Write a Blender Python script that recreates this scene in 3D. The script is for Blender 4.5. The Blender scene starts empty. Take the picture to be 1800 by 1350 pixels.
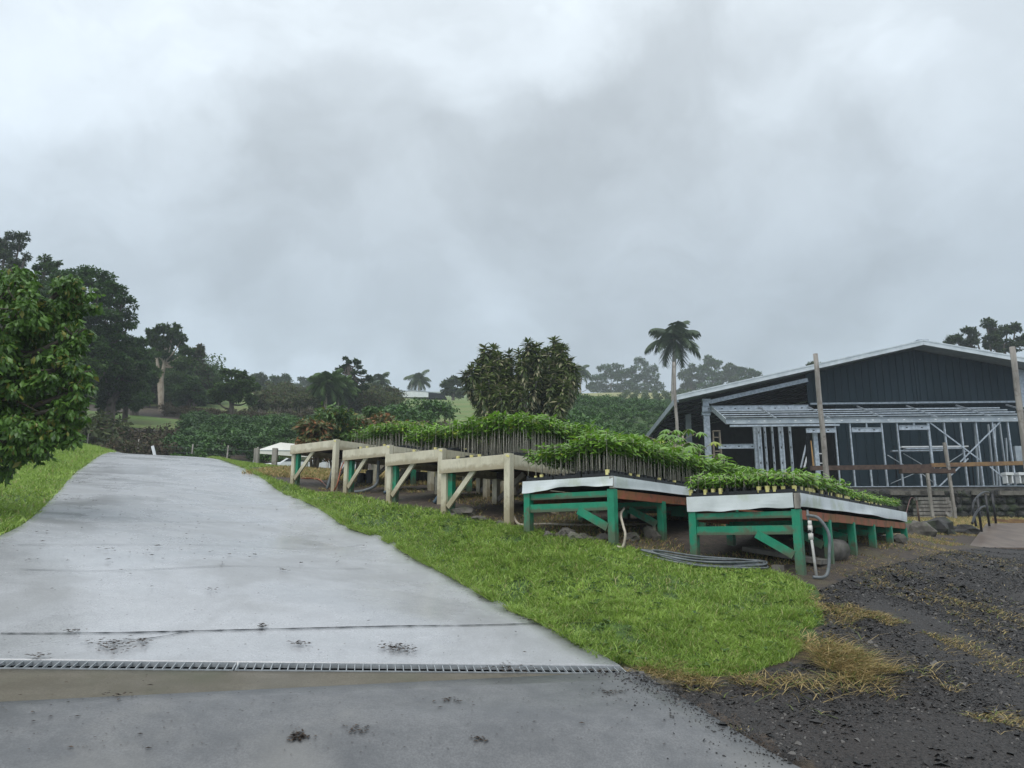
import bpy, math, random
import numpy as np
from mathutils import Vector, Matrix
random.seed(7); rng = np.random.default_rng(7)
C = bpy.context.scene.collection
SC = bpy.context.scene
R = math.radians

# ------------------------------------------------------------------ camera
CAMZ, FPX, PITCH = 1.5, 1352.0, R(12.05)
cd = bpy.data.cameras.new("camera"); cam = bpy.data.objects.new("camera", cd); C.objects.link(cam)
cam.location = (0, 0, CAMZ); cam.rotation_euler = (R(90) + PITCH, 0, 0)
cd.sensor_width = 36; cd.lens = FPX / 1800 * 36; cd.clip_start = 0.05; cd.clip_end = 3000
SC.camera = cam
# ------------------------------------------------------------------ world
w = bpy.data.worlds.new("World"); SC.world = w; w.use_nodes = True
nt = w.node_tree; nt.nodes.clear()
def N(t, kind, **kw):
    n = t.nodes.new(kind)
    for k, v in kw.items():
        if k == 'op': n.operation = v
        else: setattr(n, k, v)
    return n
def math_n(t, op, a, b=None, c=None, clamp=False):
    n = t.nodes.new('ShaderNodeMath'); n.operation = op; n.use_clamp = clamp
    for i, v in enumerate((a, b, c)):
        if v is None: continue
        if isinstance(v, (int, float)): n.inputs[i].default_value = v
        else: t.links.new(v, n.inputs[i])
    return n.outputs[0]
def vmath(t, op, a, b=None):
    n = t.nodes.new('ShaderNodeVectorMath'); n.operation = op
    for i, v in enumerate((a, b)):
        if v is None: continue
        if isinstance(v, (tuple, list)): n.inputs[i].default_value = v
        else: t.links.new(v, n.inputs[i])
    return n.outputs['Value'] if op in ('DOT_PRODUCT', 'LENGTH') else n.outputs[0]
def noise(t, vec, scale, detail=4, rough=.55, dist=0.0):
    n = t.nodes.new('ShaderNodeTexNoise'); n.inputs['Scale'].default_value = scale
    n.inputs['Detail'].default_value = detail; n.inputs['Roughness'].default_value = rough
    n.inputs['Distortion'].default_value = dist
    if vec is not None: t.links.new(vec, n.inputs['Vector'])
    return n
def ramp(t, fac, stops):
    n = t.nodes.new('ShaderNodeValToRGB'); e = n.color_ramp.elements
    while len(e) < len(stops): e.new(.5)
    for i, (p, c) in enumerate(stops):
        e[i].position = p; e[i].color = (*c, 1) if len(c) == 3 else c
    t.links.new(fac, n.inputs[0]); return n.outputs[0]
def mixc(t, fac, a, b, mode='MIX'):
    n = t.nodes.new('ShaderNodeMix'); n.data_type = 'RGBA'; n.blend_type = mode
    for s, v in ((0, fac), (6, a), (7, b)):
        if isinstance(v, (int, float)): n.inputs[s].default_value = v
        elif isinstance(v, (tuple, list)): n.inputs[s].default_value = (*v, 1) if len(v) == 3 else v
        else: t.links.new(v, n.inputs[s])
    return n.outputs[2]
def maprange(t, v, a, b, c=0, d=1, smooth=True):
    n = t.nodes.new('ShaderNodeMapRange'); n.interpolation_type = 'SMOOTHSTEP' if smooth else 'LINEAR'
    t.links.new(v, n.inputs[0])
    for i, x in enumerate((a, b, c, d)): n.inputs[i + 1].default_value = x
    return n.outputs[0]
SUN_EL, SUN_AZ = R(58), R(200)
def pxdir(px, py):
    u, v = (px - 900) / FPX, (675 - py) / FPX
    return Vector((u, math.cos(PITCH) - v * math.sin(PITCH), math.sin(PITCH) + v * math.cos(PITCH)))
tc = N(nt, 'ShaderNodeTexCoord'); gd = vmath(nt, 'NORMALIZE', tc.outputs['Generated'])
sep = N(nt, 'ShaderNodeSeparateXYZ'); nt.links.new(gd, sep.inputs[0])
wob = noise(nt, gd, 3.4, 6, .55, .1)
gw = vmath(nt, 'ADD', gd, vmath(nt, 'MULTIPLY', vmath(nt, 'SUBTRACT', wob.outputs['Color'], (.5, .5, .5)), (.34, .34, .3)))
base = ramp(nt, sep.outputs[2], [(0.0, (.46, .55, .64)), (.13, (.43, .51, .60)), (.3, (.465, .535, .61)), (.47, (.575, .64, .70)), (.62, (.64, .70, .75)), (1, (.60, .67, .73))])
big = vmath(nt, 'MULTIPLY', gw, (1, 1, 2.2))
n1 = noise(nt, big, 2.3, 5, .5, .25)
f1 = maprange(nt, n1.outputs[0], .34, .66, .86, 1.10)
n2 = noise(nt, vmath(nt, 'MULTIPLY', gw, (1, 1, 1.6)), 7.0, 5, .55, .2)
f2 = maprange(nt, n2.outputs[0], .3, .7, .955, 1.045)
fac = math_n(nt, 'MULTIPLY', f1, f2)
def blob(px, py, rad, amt, soft=.26):
    global fac
    d = pxdir(px, py).normalized()
    dist = vmath(nt, 'LENGTH', vmath(nt, 'SUBTRACT', gw, tuple(d)))
    m = maprange(nt, dist, rad * (1 - soft), rad * (1 + soft), amt, 1.0)
    fac = math_n(nt, 'MULTIPLY', fac, m)
blob(1210, 400, .25, .80, .2); blob(1130, 215, .09, .86, .4); blob(600, 370, .19, .83, .2); blob(850, 480, .2, .90)
blob(1450, 480, .2, .90); blob(330, 420, .16, .9); blob(500, 270, .08, .9, .6)
blob(820, 90, .22, .93, .6); blob(300, 160, .22, 1.05, .7); blob(1500, 150, .2, 1.05, .6)
ccol = mixc(nt, 1.0, base, N(nt, 'ShaderNodeCombineColor').outputs[0], 'MULTIPLY')
cc = nt.nodes[-1]
comb = [n for n in nt.nodes if n.bl_idname == 'ShaderNodeCombineColor'][0]
for i in range(3): nt.links.new(fac, comb.inputs[i])
sky = N(nt, 'ShaderNodeTexSky', sky_type='NISHITA'); sky.sun_disc = False
sky.sun_elevation = SUN_EL; sky.sun_rotation = SUN_AZ
b1 = N(nt, 'ShaderNodeBackground'); nt.links.new(sky.outputs[0], b1.inputs[0]); b1.inputs[1].default_value = .1
b2 = N(nt, 'ShaderNodeBackground'); nt.links.new(ccol, b2.inputs[0]); b2.inputs[1].default_value = 1.12
mx = N(nt, 'ShaderNodeMixShader'); mx.inputs[0].default_value = .95
nt.links.new(b1.outputs[0], mx.inputs[1]); nt.links.new(b2.outputs[0], mx.inputs[2])
wo = N(nt, 'ShaderNodeOutputWorld'); nt.links.new(mx.outputs[0], wo.inputs[0])
# ------------------------------------------------------------------ sun (overcast)
sl = bpy.data.lights.new("sun", 'SUN'); so = bpy.data.objects.new("sun", sl); C.objects.link(so)
sl.energy = 1.35; sl.angle = R(40); sl.color = (1, .97, .93)
# sky sun_rotation is measured clockwise from +Y
sd = Vector((math.sin(SUN_AZ) * math.cos(SUN_EL), math.cos(SUN_AZ) * math.cos(SUN_EL), math.sin(SUN_EL)))
so.rotation_euler = sd.to_track_quat('Z', 'Y').to_euler()
SC.view_settings.view_transform = 'Standard'; SC.view_settings.look = 'None'
SC.view_settings.exposure = 0.35; SC.view_settings.gamma = 1.0
SC.cycles.use_denoising = True
SC.cycles.max_bounces = 6; SC.cycles.volume_bounces = 2; SC.cycles.transparent_max_bounces = 6
SC.cycles.diffuse_bounces = 3; SC.cycles.glossy_bounces = 2
HAZE = .0011

# ------------------------------------------------------------------ projection helpers
def P(px, py, Y):
    d = pxdir(px, py); s = Y / d.y
    return Vector((d.x * s, Y, CAMZ + d.z * s))
def proj(p):
    r = Vector(p) - Vector((0, 0, CAMZ))
    F = Vector((0, math.cos(PITCH), math.sin(PITCH))); U = Vector((0, -math.sin(PITCH), math.cos(PITCH)))
    z = r.dot(F); return 900 + FPX * r.x / z, 675 - FPX * r.dot(U) / z

# ------------------------------------------------------------------ benches solved from the photo (front edge 1.22 m)
VD = Vector((.602, .799, 0)); UD = Vector((.799, -.602, 0))
def solve(xr, yr, xl, W):
    lo, hi = 3, 60
    for _ in range(50):
        m = (lo + hi) / 2; p = P(xr, yr, m); q = p - UD * W
        if proj(q)[0] < xl: lo = m
        else: hi = m
    return P(xr, yr, (lo + hi) / 2)
BW = 1.22
BENCH = {}
for k, (xr, yr, xl, W) in dict(b1=(592, 773, 512, 1.42), b2=(686, 783, 604, 1.22), b3=(779, 789, 679, 1.22),
        b4=(897, 798, 774, 1.22), b5=(1078, 837, 920, 1.25), b6=(1403, 866, 1208, 1.25)).items():
    BENCH[k] = (solve(xr, yr, xl, W), W)

# ------------------------------------------------------------------ terrain
cp = []
def G0(x, y, z): cp.append((x, y, z))
def GP(px, py, Y): cp.append(tuple(P(px, py, Y)))
for a in [(0, 0, 0), (0, -8, -.4), (-7, 0, .35), (7, 0, 0), (0, 2.5, .12), (12, 3, .3), (-14, 4, 1.3), (-30, -8, 1), (30, -8, 0)]: G0(*a)
for a in [(900, 1350, 4.3), (100, 1350, 3.7), (1380, 1350, 4.2), (1090, 1172, 5.5), (0, 1156, 4.84), (250, 1159, 4.97), (500, 1162, 5.1), (700, 1164, 5.22), (900, 1168, 5.36), (300, 1232, 4.5), (800, 1205, 5.0), (-400, 1150, 4.4),
          (900, 1075, 6.9), (740, 985, 8.7), (500, 870, 14.5), (370, 810, 25), (620, 928, 11),
          (0, 945, 7.35), (90, 880, 10.7), (130, 835, 14.8), (200, 797, 23.6), (400, 1000, 7.1), (330, 880, 12),
          (60, 787, 20), (150, 785, 26), (0, 865, 11), (-200, 860, 12),
          (1440, 1040, 7.3), (1170, 1200, 5.3), (1800, 1350, 4.2), (1800, 1200, 5.7), (1800, 1080, 8.2), (1800, 1000, 11.5),
          (1700, 962, 14.5), (1640, 928, 21), (1750, 918, 26), (1600, 912, 28.5), (1800, 912, 28.5), (2100, 912, 28.5), (2200, 1000, 12),
          (500, 822, 22), (650, 835, 20), (900, 868, 16), (1150, 905, 12.5), (1300, 927, 11),
          (430, 803, 34), (430, 738, 58), (300, 718, 60), (230, 714, 62), (285, 708, 65), (540, 735, 58),
          (100, 735, 45), (-200, 735, 40), (560, 705, 80), (600, 692, 110), (740, 702, 110),
          (900, 742, 35), (800, 728, 58), (1090, 738, 60), (1090, 706, 120), (1090, 690, 190), (1250, 698, 240), (1400, 700, 240),
          (980, 697, 240), (0, 690, 120), (300, 692, 120), (500, 693, 150), (700, 700, 220), (1700, 690, 150), (1900, 690, 240), (2400, 760, 60)]: GP(*a)
def foot(b, u, v, px, py):
    c, W = BENCH[b]; q = c - UD * (W - u) + VD * v
    cp.append((q.x, q.y, P(px, py, q.y).z))
foot('b6', 1.25, 0, 1410, 1012); foot('b6', 0, 0, 1218, 983); foot('b6', 1.25, 5.5, 1600, 952)
foot('b5', 1.25, 0, 1073, 961); foot('b5', 0, 0, 928, 939)
foot('b4', 1.22, 0, 898, 923); foot('b4', 0, 0, 779, 905)
foot('b3', 0, 0, 684, 884); foot('b2', 0, 0, 606, 868); foot('b1', 1.42, 0, 585, 864); foot('b1', 0, 0, 517, 851)
for a in [(-12, 29, 4.3), (-16, 30, 4.3), (-7.5, 30, 3.6), (-6, 26, 3.75), (-20, 28, 4.3), (10, 34, 3.3), (20, 34, 3.3), (10, 45, 4.6), (26, 45, 4.6),
          (0, 25, 4.2), (4, 21, 2.9)]: G0(*a)
cp = np.array(cp)
def uv_(x, y):
    yy = np.maximum(y, -9) + 12
    return np.stack([x / yy * 1.6, np.log(yy)], -1)
A = uv_(cp[:, 0], cp[:, 1]); Q = (cp[:, 2] - 1.5) / (np.maximum(cp[:, 1], -9) + 12)
def kern(r2): return .5 * r2 * np.log(r2 + 1e-9)
n_ = len(A); K = kern(((A[:, None] - A[None]) ** 2).sum(-1)) + np.eye(n_) * 2e-5
PP = np.c_[np.ones(n_), A]
M_ = np.zeros((n_ + 3, n_ + 3)); M_[:n_, :n_] = K; M_[:n_, n_:] = PP; M_[n_:, :n_] = PP.T
W_ = np.linalg.solve(M_, np.r_[Q, 0, 0, 0])
_DR = P(1091, 1171, 5.5); _DL = P(0, 1157, 4.84); _sm = (_DL.z - _DR.z) / 3.93
def H(x, y):
    x = np.atleast_1d(np.asarray(x, float)); y = np.atleast_1d(np.asarray(y, float)); z = H0(x, y)
    s_ = (x - _DR.x) * -.983 + (y - _DR.y) * -.184; q_ = (x - _DR.x) * -.184 + (y - _DR.y) * .983
    t = _DR.z - .018 + _sm * s_ + .15 * np.minimum(q_, 0) + .19 * np.maximum(q_, 0)
    def ss(v): v = np.clip(v, 0, 1); return v * v * (3 - 2 * v)
    w = ss((q_ + 1.7) / .8) * ss((1.3 - q_) / 1.0) * ss((s_ + .7) / .8) * ss((11 - s_) / 1)
    return z * (1 - w) + t * w
def H0(x, y):
    x = np.atleast_1d(np.asarray(x, float)); y = np.atleast_1d(np.asarray(y, float)); out = np.empty(x.shape)
    for s in range(0, len(x), 20000):
        a = uv_(x[s:s + 20000], y[s:s + 20000])
        a = np.clip(a, [-2.2, 1.0], [2.2, 5.9])
        q = kern(((a[:, None] - A[None]) ** 2).sum(-1)) @ W_[:n_] + W_[n_] + a @ W_[n_ + 1:]
        out[s:s + 20000] = q * (np.maximum(y[s:s + 20000], -9) + 12) + 1.5
    return out
def h(x, y): return float(H(x, y)[0])
def G(px, py, lo=2.5, hi=300):
    """ground point seen at a pixel"""
    ys = np.geomspace(lo, hi, 1500); d = pxdir(px, py); s = ys / d.y
    g = H(d.x * s, ys) - (CAMZ + d.z * s); k = np.argmax(g > 0)
    return Vector((d.x * s[k], ys[k], CAMZ + d.z * s[k]))
def inpoly(x, y, poly):
    x = np.asarray(x); y = np.asarray(y); c = np.zeros(x.shape, bool); n = len(poly); j = n - 1
    for i in range(n):
        xi, yi = poly[i][0], poly[i][1]; xj, yj = poly[j][0], poly[j][1]
        c ^= ((yi > y) != (yj > y)) & (x < (xj - xi) * (y - yi) / (yj - yi + 1e-12) + xi); j = i
    return c
def vnoise(x, y, s, seed=0):
    x = np.asarray(x) * s + seed * 17.3; y = np.asarray(y) * s + seed * 5.7
    xi, yi = np.floor(x).astype(int), np.floor(y).astype(int); fx, fy = x - xi, y - yi
    fx = fx * fx * (3 - 2 * fx); fy = fy * fy * (3 - 2 * fy)
    def hsh(a, b): return (np.sin(a * 127.1 + b * 311.7 + seed) * 43758.5453) % 1
    return (hsh(xi, yi) * (1 - fx) + hsh(xi + 1, yi) * fx) * (1 - fy) + (hsh(xi, yi + 1) * (1 - fx) + hsh(xi + 1, yi + 1) * fx) * fy
def fbm(x, y, s, seed=0): return .5 * vnoise(x, y, s, seed) + .3 * vnoise(x, y, s * 2.1, seed + 1) + .2 * vnoise(x, y, s * 4.3, seed + 2)

# ------------------------------------------------------------------ object helpers
def tag(o, label=None, cat=None, group=None, kind=None):
    if label: o['label'] = label
    if cat: o['category'] = cat
    if group: o['group'] = group
    if kind: o['kind'] = kind
    return o
def link(o, parent=None):
    C.objects.link(o)
    if parent: o.parent = parent
    return o
def empty(name, loc, rz=0):
    o = bpy.data.objects.new(name, None); C.objects.link(o); o.location = loc; o.rotation_euler = (0, 0, rz)
    o.empty_display_size = .1; return o
def mesh_np(name, V, F, mat, parent=None, tone=None, smooth=False):
    V = np.asarray(V, np.float32); F = np.asarray(F, np.int32)
    me = bpy.data.meshes.new(name); me.vertices.add(len(V)); me.vertices.foreach_set('co', V.ravel())
    m, k = F.shape; me.loops.add(m * k); me.loops.foreach_set('vertex_index', F.ravel())
    me.polygons.add(m); me.polygons.foreach_set('loop_start', np.arange(0, m * k, k, dtype=np.int32))
    if smooth: me.polygons.foreach_set('use_smooth', np.ones(m, bool))
    if tone is not None:
        at = me.attributes.new('tone', 'FLOAT', 'FACE'); at.data.foreach_set('value', np.asarray(tone, np.float32))
    me.update(calc_edges=True); me.materials.append(mat)
    return link(bpy.data.objects.new(name, me), parent)
class MB:
    def __init__(s): s.v = []; s.f = []; s.sm = []
    def add(s, V, F, sm=False):
        b = len(s.v); s.v += [tuple(p) for p in V]; s.f += [tuple(i + b for i in f) for f in F]; s.sm += [sm] * len(F); return s
    def box(s, c, d, M=None):
        x, y, z = [a / 2 for a in d]
        V = [Vector((sx * x, sy * y, sz * z)) for sx in (-1, 1) for sy in (-1, 1) for sz in (-1, 1)]
        if M is not None: V = [M @ p for p in V]
        V = [p + Vector(c) for p in V]
        return s.add(V, [(0, 1, 3, 2), (4, 6, 7, 5), (0, 4, 5, 1), (2, 3, 7, 6), (0, 2, 6, 4), (1, 5, 7, 3)])
    def beam(s, a, b, w, t, up=(0, 0, 1)):
        """bar from a to b, t thick along up, w thick across"""
        a, b = Vector(a), Vector(b); d = (b - a); L = d.length; d.normalize(); x = d.cross(Vector(up))
        if x.length < 1e-4: x = d.cross(Vector((1, 0, 0)))
        x.normalize(); z = x.cross(d); M = Matrix((x, d, z)).transposed()
        return s.box((a + b) / 2, (w, L, t), M)
    def tube(s, pts, r, n=8, caps=True):
        pts = [Vector(p) for p in pts]; rr = r if isinstance(r, (list, tuple)) else [r] * len(pts)
        V = []; prev = None
        for i, p in enumerate(pts):
            d = (pts[min(i + 1, len(pts) - 1)] - pts[max(i - 1, 0)]).normalized()
            if prev is None: x = d.cross(Vector((0, 0, 1))); x = x if x.length > .01 else Vector((1, 0, 0))
            else: x = prev - d * prev.dot(d)
            x.normalize(); prev = x; y = d.cross(x)
            V += [p + (x * math.cos(a) + y * math.sin(a)) * rr[i] for a in [2 * math.pi * k / n for k in range(n)]]
        F = [(i * n + k, i * n + (k + 1) % n, (i + 1) * n + (k + 1) % n, (i + 1) * n + k) for i in range(len(pts) - 1) for k in range(n)]
        s.add(V, F, True)
        if caps: b = len(s.v) - len(V); s.f += [tuple(b + k for k in range(n))[::-1], tuple(b + (len(pts) - 1) * n + k for k in range(n))]; s.sm += [False, False]
        return s
    def build(s, name, mat, parent=None):
        me = bpy.data.meshes.new(name); me.from_pydata(s.v, [], s.f); me.materials.append(mat)
        me.polygons.foreach_set('use_smooth', s.sm); me.update()
        return link(bpy.data.objects.new(name, me), parent)
def spline(pts, n=8):
    pts = [Vector(p) for p in pts]; out = []
    for i in range(len(pts) - 1):
        a, b, c, d = pts[max(i - 1, 0)], pts[i], pts[i + 1], pts[min(i + 2, len(pts) - 1)]
        for k in range(n):
            t = k / n; out.append(.5 * ((2 * b) + (c - a) * t + (2 * a - 5 * b + 4 * c - d) * t * t + (-a + 3 * b - 3 * c + d) * t ** 3))
    return out + [pts[-1]]
def merge_np(tV, tF, M, T):
    """tV (n,3) tF (m,k) M (N,3,3) T (N,3)"""
    V = np.einsum('nij,vj->nvi', M, tV) + T[:, None]
    F = tF[None] + (np.arange(len(T)) * len(tV))[:, None, None]
    return V.reshape(-1, 3), F.reshape(-1, tF.shape[1])
def rotz_np(a, s=1.0):
    a = np.asarray(a); c, n = np.cos(a), np.sin(a); M = np.zeros((len(a), 3, 3))
    M[:, 0, 0] = c; M[:, 0, 1] = -n; M[:, 1, 0] = n; M[:, 1, 1] = c; M[:, 2, 2] = 1
    return M * np.asarray(s).reshape(-1, 1, 1)

# ------------------------------------------------------------------ materials
MATS = {}
def newmat(name):
    m = bpy.data.materials.new(name); m.use_nodes = True; t = m.node_tree
    b = t.nodes['Principled BSDF']; MATS[name] = m; return m, t, b
def bump(t, b, hgt, strength=.3, dist=.02):
    n = t.nodes.new('ShaderNodeBump'); n.inputs['Strength'].default_value = strength; n.inputs['Distance'].default_value = dist
    t.links.new(hgt, n.inputs['Height']); t.links.new(n.outputs[0], b.inputs['Normal'])
def plain(name, c1, c2, scale=6, rough=.6, metal=0, bs=.15, spec=.5, stretch=None, c3=None, s3=2.0, amt3=.5, det=5, mud=None):
    m, t, b = newmat(name)
    tc = t.nodes.new('ShaderNodeNewGeometry'); v = tc.outputs['Position']
    if stretch: v = vmath(t, 'MULTIPLY', v, stretch)
    n = noise(t, v, scale, det, .6); f = maprange(t, n.outputs[0], .35, .65)
    col = mixc(t, f, c1, c2)
    if c3:
        n3 = noise(t, tc.outputs['Position'], s3, 6, .65); f3 = maprange(t, n3.outputs[0], .5, .68, 0, amt3); col = mixc(t, f3, col, c3)
    if mud:
        # mud splash and rubbed paint on the foot of each post
        gz = t.nodes.new('ShaderNodeTexCoord').outputs['Generated']; sz = t.nodes.new('ShaderNodeSeparateXYZ'); t.links.new(gz, sz.inputs[0])
        nm = noise(t, tc.outputs['Position'], 9, 6, .7); e = math_n(t, 'SUBTRACT', math_n(t, 'MULTIPLY', nm.outputs[0], .9), sz.outputs[2])
        col = mixc(t, maprange(t, e, -.05, .30, 0, .85), col, mud)
        ng = noise(t, vmath(t, 'MULTIPLY', tc.outputs['Position'], (30, 30, 4)), 2, 4, .6); col = mixc(t, maprange(t, ng.outputs[0], .52, .7, 0, .3), col, tuple(q * .5 for q in c1))
    t.links.new(col, b.inputs['Base Color']); b.inputs['Roughness'].default_value = rough
    b.inputs['Metallic'].default_value = metal; b.inputs['Specular IOR Level'].default_value = spec
    if bs: bump(t, b, n.outputs[0], bs, .01)
    return m
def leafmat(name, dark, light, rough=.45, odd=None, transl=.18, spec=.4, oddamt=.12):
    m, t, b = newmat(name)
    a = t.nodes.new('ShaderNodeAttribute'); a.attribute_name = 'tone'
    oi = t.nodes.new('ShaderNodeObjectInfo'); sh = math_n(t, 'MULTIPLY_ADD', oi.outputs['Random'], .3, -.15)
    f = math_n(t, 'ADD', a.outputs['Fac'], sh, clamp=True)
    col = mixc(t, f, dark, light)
    if odd:
        fr = math_n(t, 'FRACT', math_n(t, 'MULTIPLY', a.outputs['Fac'], 37.7)); o = math_n(t, 'LESS_THAN', fr, oddamt); col = mixc(t, o, col, odd)
    t.links.new(col, b.inputs['Base Color']); b.inputs['Roughness'].default_value = rough; b.inputs['Specular IOR Level'].default_value = spec
    tr = t.nodes.new('ShaderNodeBsdfTranslucent'); t.links.new(col, tr.inputs[0])
    ms = t.nodes.new('ShaderNodeMixShader'); ms.inputs[0].default_value = transl
    t.links.new(b.outputs[0], ms.inputs[1]); t.links.new(tr.outputs[0], ms.inputs[2])
    t.links.new(ms.outputs[0], t.nodes['Material Output'].inputs[0]); return m

galv = plain('galvanised', (.33, .37, .41), (.50, .545, .59), 9, .45, .45, .05)
roofmetal = plain('roof_metal', (.30, .34, .37), (.42, .46, .48), 3, .45, .3, .05, c3=(.3, .32, .32))
siding = plain('siding', (.007, .020, .028), (.014, .030, .041), 1.2, .6, 0, .03, spec=.2, stretch=(1, 1, .2))
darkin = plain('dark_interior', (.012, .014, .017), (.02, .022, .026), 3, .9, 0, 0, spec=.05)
beige = plain('beige_paint', (.58, .53, .385), (.68, .63, .48), 5, .55, 0, .15, stretch=(1, 1, .4), c3=(.30, .27, .18), s3=3.5, amt3=.35, mud=(.36, .30, .19))
green = plain('green_paint', (.008, .22, .118), (.014, .30, .165), 5, .5, 0, .15, c3=(.10, .12, .07), s3=5.0, amt3=1.0, mud=(.10, .11, .065))
redboard = plain('red_board', (.36, .10, .05), (.24, .11, .03), 4, .6, 0, .2, c3=(.10, .07, .03), s3=6, amt3=.9)
rawwood = plain('raw_wood', (.20, .16, .12), (.33, .28, .22), 8, .75, 0, .3, stretch=(1, 1, .15))
greywood = plain('grey_wood', (.22, .20, .175), (.36, .33, .29), 10, .8, 0, .3, stretch=(1, 1, .12), c3=(.12, .10, .08), s3=5, amt3=.6)
brownwood = plain('brown_wood', (.055, .03, .022), (.10, .06, .04), 6, .7, 0, .3)
ochrewood = plain('ochre_wood', (.28, .17, .07), (.16, .09, .05), 5, .7, 0, .3)
bark = plain('bark', (.07, .055, .042), (.14, .115, .09), 9, .85, 0, .6, stretch=(1, 1, .35))
gratem = plain('grate_steel', (.30, .32, .33), (.42, .44, .45), 20, .5, .3, 0)
seedstem = plain('seedling_stem', (.48, .43, .33), (.64, .59, .48), 30, .7, 0, .1)
palebark = plain('pale_bark', (.26, .21, .15), (.40, .34, .26), 7, .8, 0, .5, stretch=(1, 1, .3))
cloth = plain('white_cloth', (.62, .66, .66), (.74, .78, .78), 2.5, .5, 0, .2, c3=(.46, .52, .36), s3=2.2, amt3=.6)
blackp = plain('black_plastic', (.008, .009, .010), (.016, .017, .018), 20, .5, 0, .05)
yellowp = plain('yellow_plastic', (.75, .66, .22), (.82, .74, .33), 20, .5, 0, .05)
pvc = plain('pvc_white', (.72, .70, .66), (.62, .60, .55), 14, .4, 0, .05, c3=(.4, .36, .3), s3=9, amt3=.5)
tanhose = plain('tan_hose', (.48, .42, .33), (.36, .31, .24), 12, .5, 0, .1)
greyhose = plain('grey_hose', (.10, .115, .12), (.17, .185, .19), 12, .45, 0, .1)
bluehose = plain('blue_hose', (.04, .07, .10), (.06, .10, .13), 12, .45, 0, .1)
orangep = plain('orange_cord', (.42, .12, .05), (.3, .09, .04), 12, .5)
rock = plain('rock', (.07, .062, .052), (.16, .145, .125), 5, .85, 0, .6, c3=(.08, .10, .04), s3=7, amt3=.5)
lava = plain('lava_rock', (.018, .018, .017), (.055, .052, .048), 4, .85, 0, .7, c3=(.06, .09, .025), s3=1.5, amt3=.6)
concb = plain('concrete_block', (.12, .11, .09), (.19, .175, .15), 8, .85, 0, .3)
plyw = plain('wet_plywood', (.10, .07, .052), (.16, .12, .09), 5, .4, 0, .1, stretch=(1, .3, 1))
blackm = plain('black_metal', (.01, .01, .012), (.02, .02, .022), 5, .35, 0, 0)
whitep = plain('white_paint', (.66, .68, .68), (.76, .77, .77), 3, .5, 0, .05)
tentm = plain('tent_fabric', (.66, .64, .58), (.76, .74, .68), 1.5, .7, 0, .1)
glassd = plain('dark_glass', (.02, .025, .03), (.03, .035, .04), 3, .08, 0, 0)
rust = plain('reddish_steel', (.16, .05, .04), (.10, .04, .03), 5, .6)
oxboard = plain('yellow_timber', (.42, .24, .08), (.32, .18, .06), 5, .7, 0, .2)

G_lawn = leafmat('lawn_grass', (.115, .215, .022), (.43, .59, .12), .38, (.42, .40, .16), .3, .45, .07)
G_dry = leafmat('dry_grass', (.27, .19, .08), (.62, .48, .22), .6, (.16, .21, .05), .2, .3, .22)
L_seed = leafmat('seedling_leaf', (.030, .095, .012), (.23, .42, .045), .32, (.30, .36, .04), .22, .5, .06)
L_front = leafmat('broad_leaf', (.018, .056, .010), (.14, .27, .04), .4, (.20, .20, .03), .22, .5, .07)
L_dark = leafmat('forest_leaf', (.020, .052, .012), (.095, .165, .038), .55, None, .3, .25)
L_green = leafmat('green_leaf', (.022, .060, .014), (.085, .165, .036), .5, None, .3, .3)
L_coffee = leafmat('coffee_leaf', (.016, .055, .010), (.090, .20, .030), .42, None, .15, .4)
L_olive = leafmat('olive_leaf', (.028, .042, .014), (.11, .135, .045), .6, (.11, .075, .045), .3, .25)
L_brown = leafmat('brown_leaf', (.045, .034, .022), (.13, .10, .058), .7, (.06, .075, .025), .15, .2, .3)
L_crot = leafmat('croton_leaf', (.035, .055, .018), (.15, .16, .05), .5, (.32, .15, .06), .2, .4, .28)
L_drac = leafmat('dracaena_leaf', (.022, .042, .010), (.18, .24, .06), .45, (.32, .30, .17), .15, .4, .16)
L_palm = leafmat('palm_leaf', (.028, .048, .024), (.085, .125, .055), .5, None, .12, .4)
L_sage = leafmat('far_leaf', (.034, .058, .022), (.12, .165, .065), .6, None, .3, .25)
L_litter = leafmat('litter_leaf', (.025, .017, .012), (.10, .065, .04), .6, None, 0, .3)
G_gravel = leafmat('gravel_stone', (.011, .010, .0095), (.055, .049, .045), .55, (.12, .11, .10), 0, .4, .03)

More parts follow.
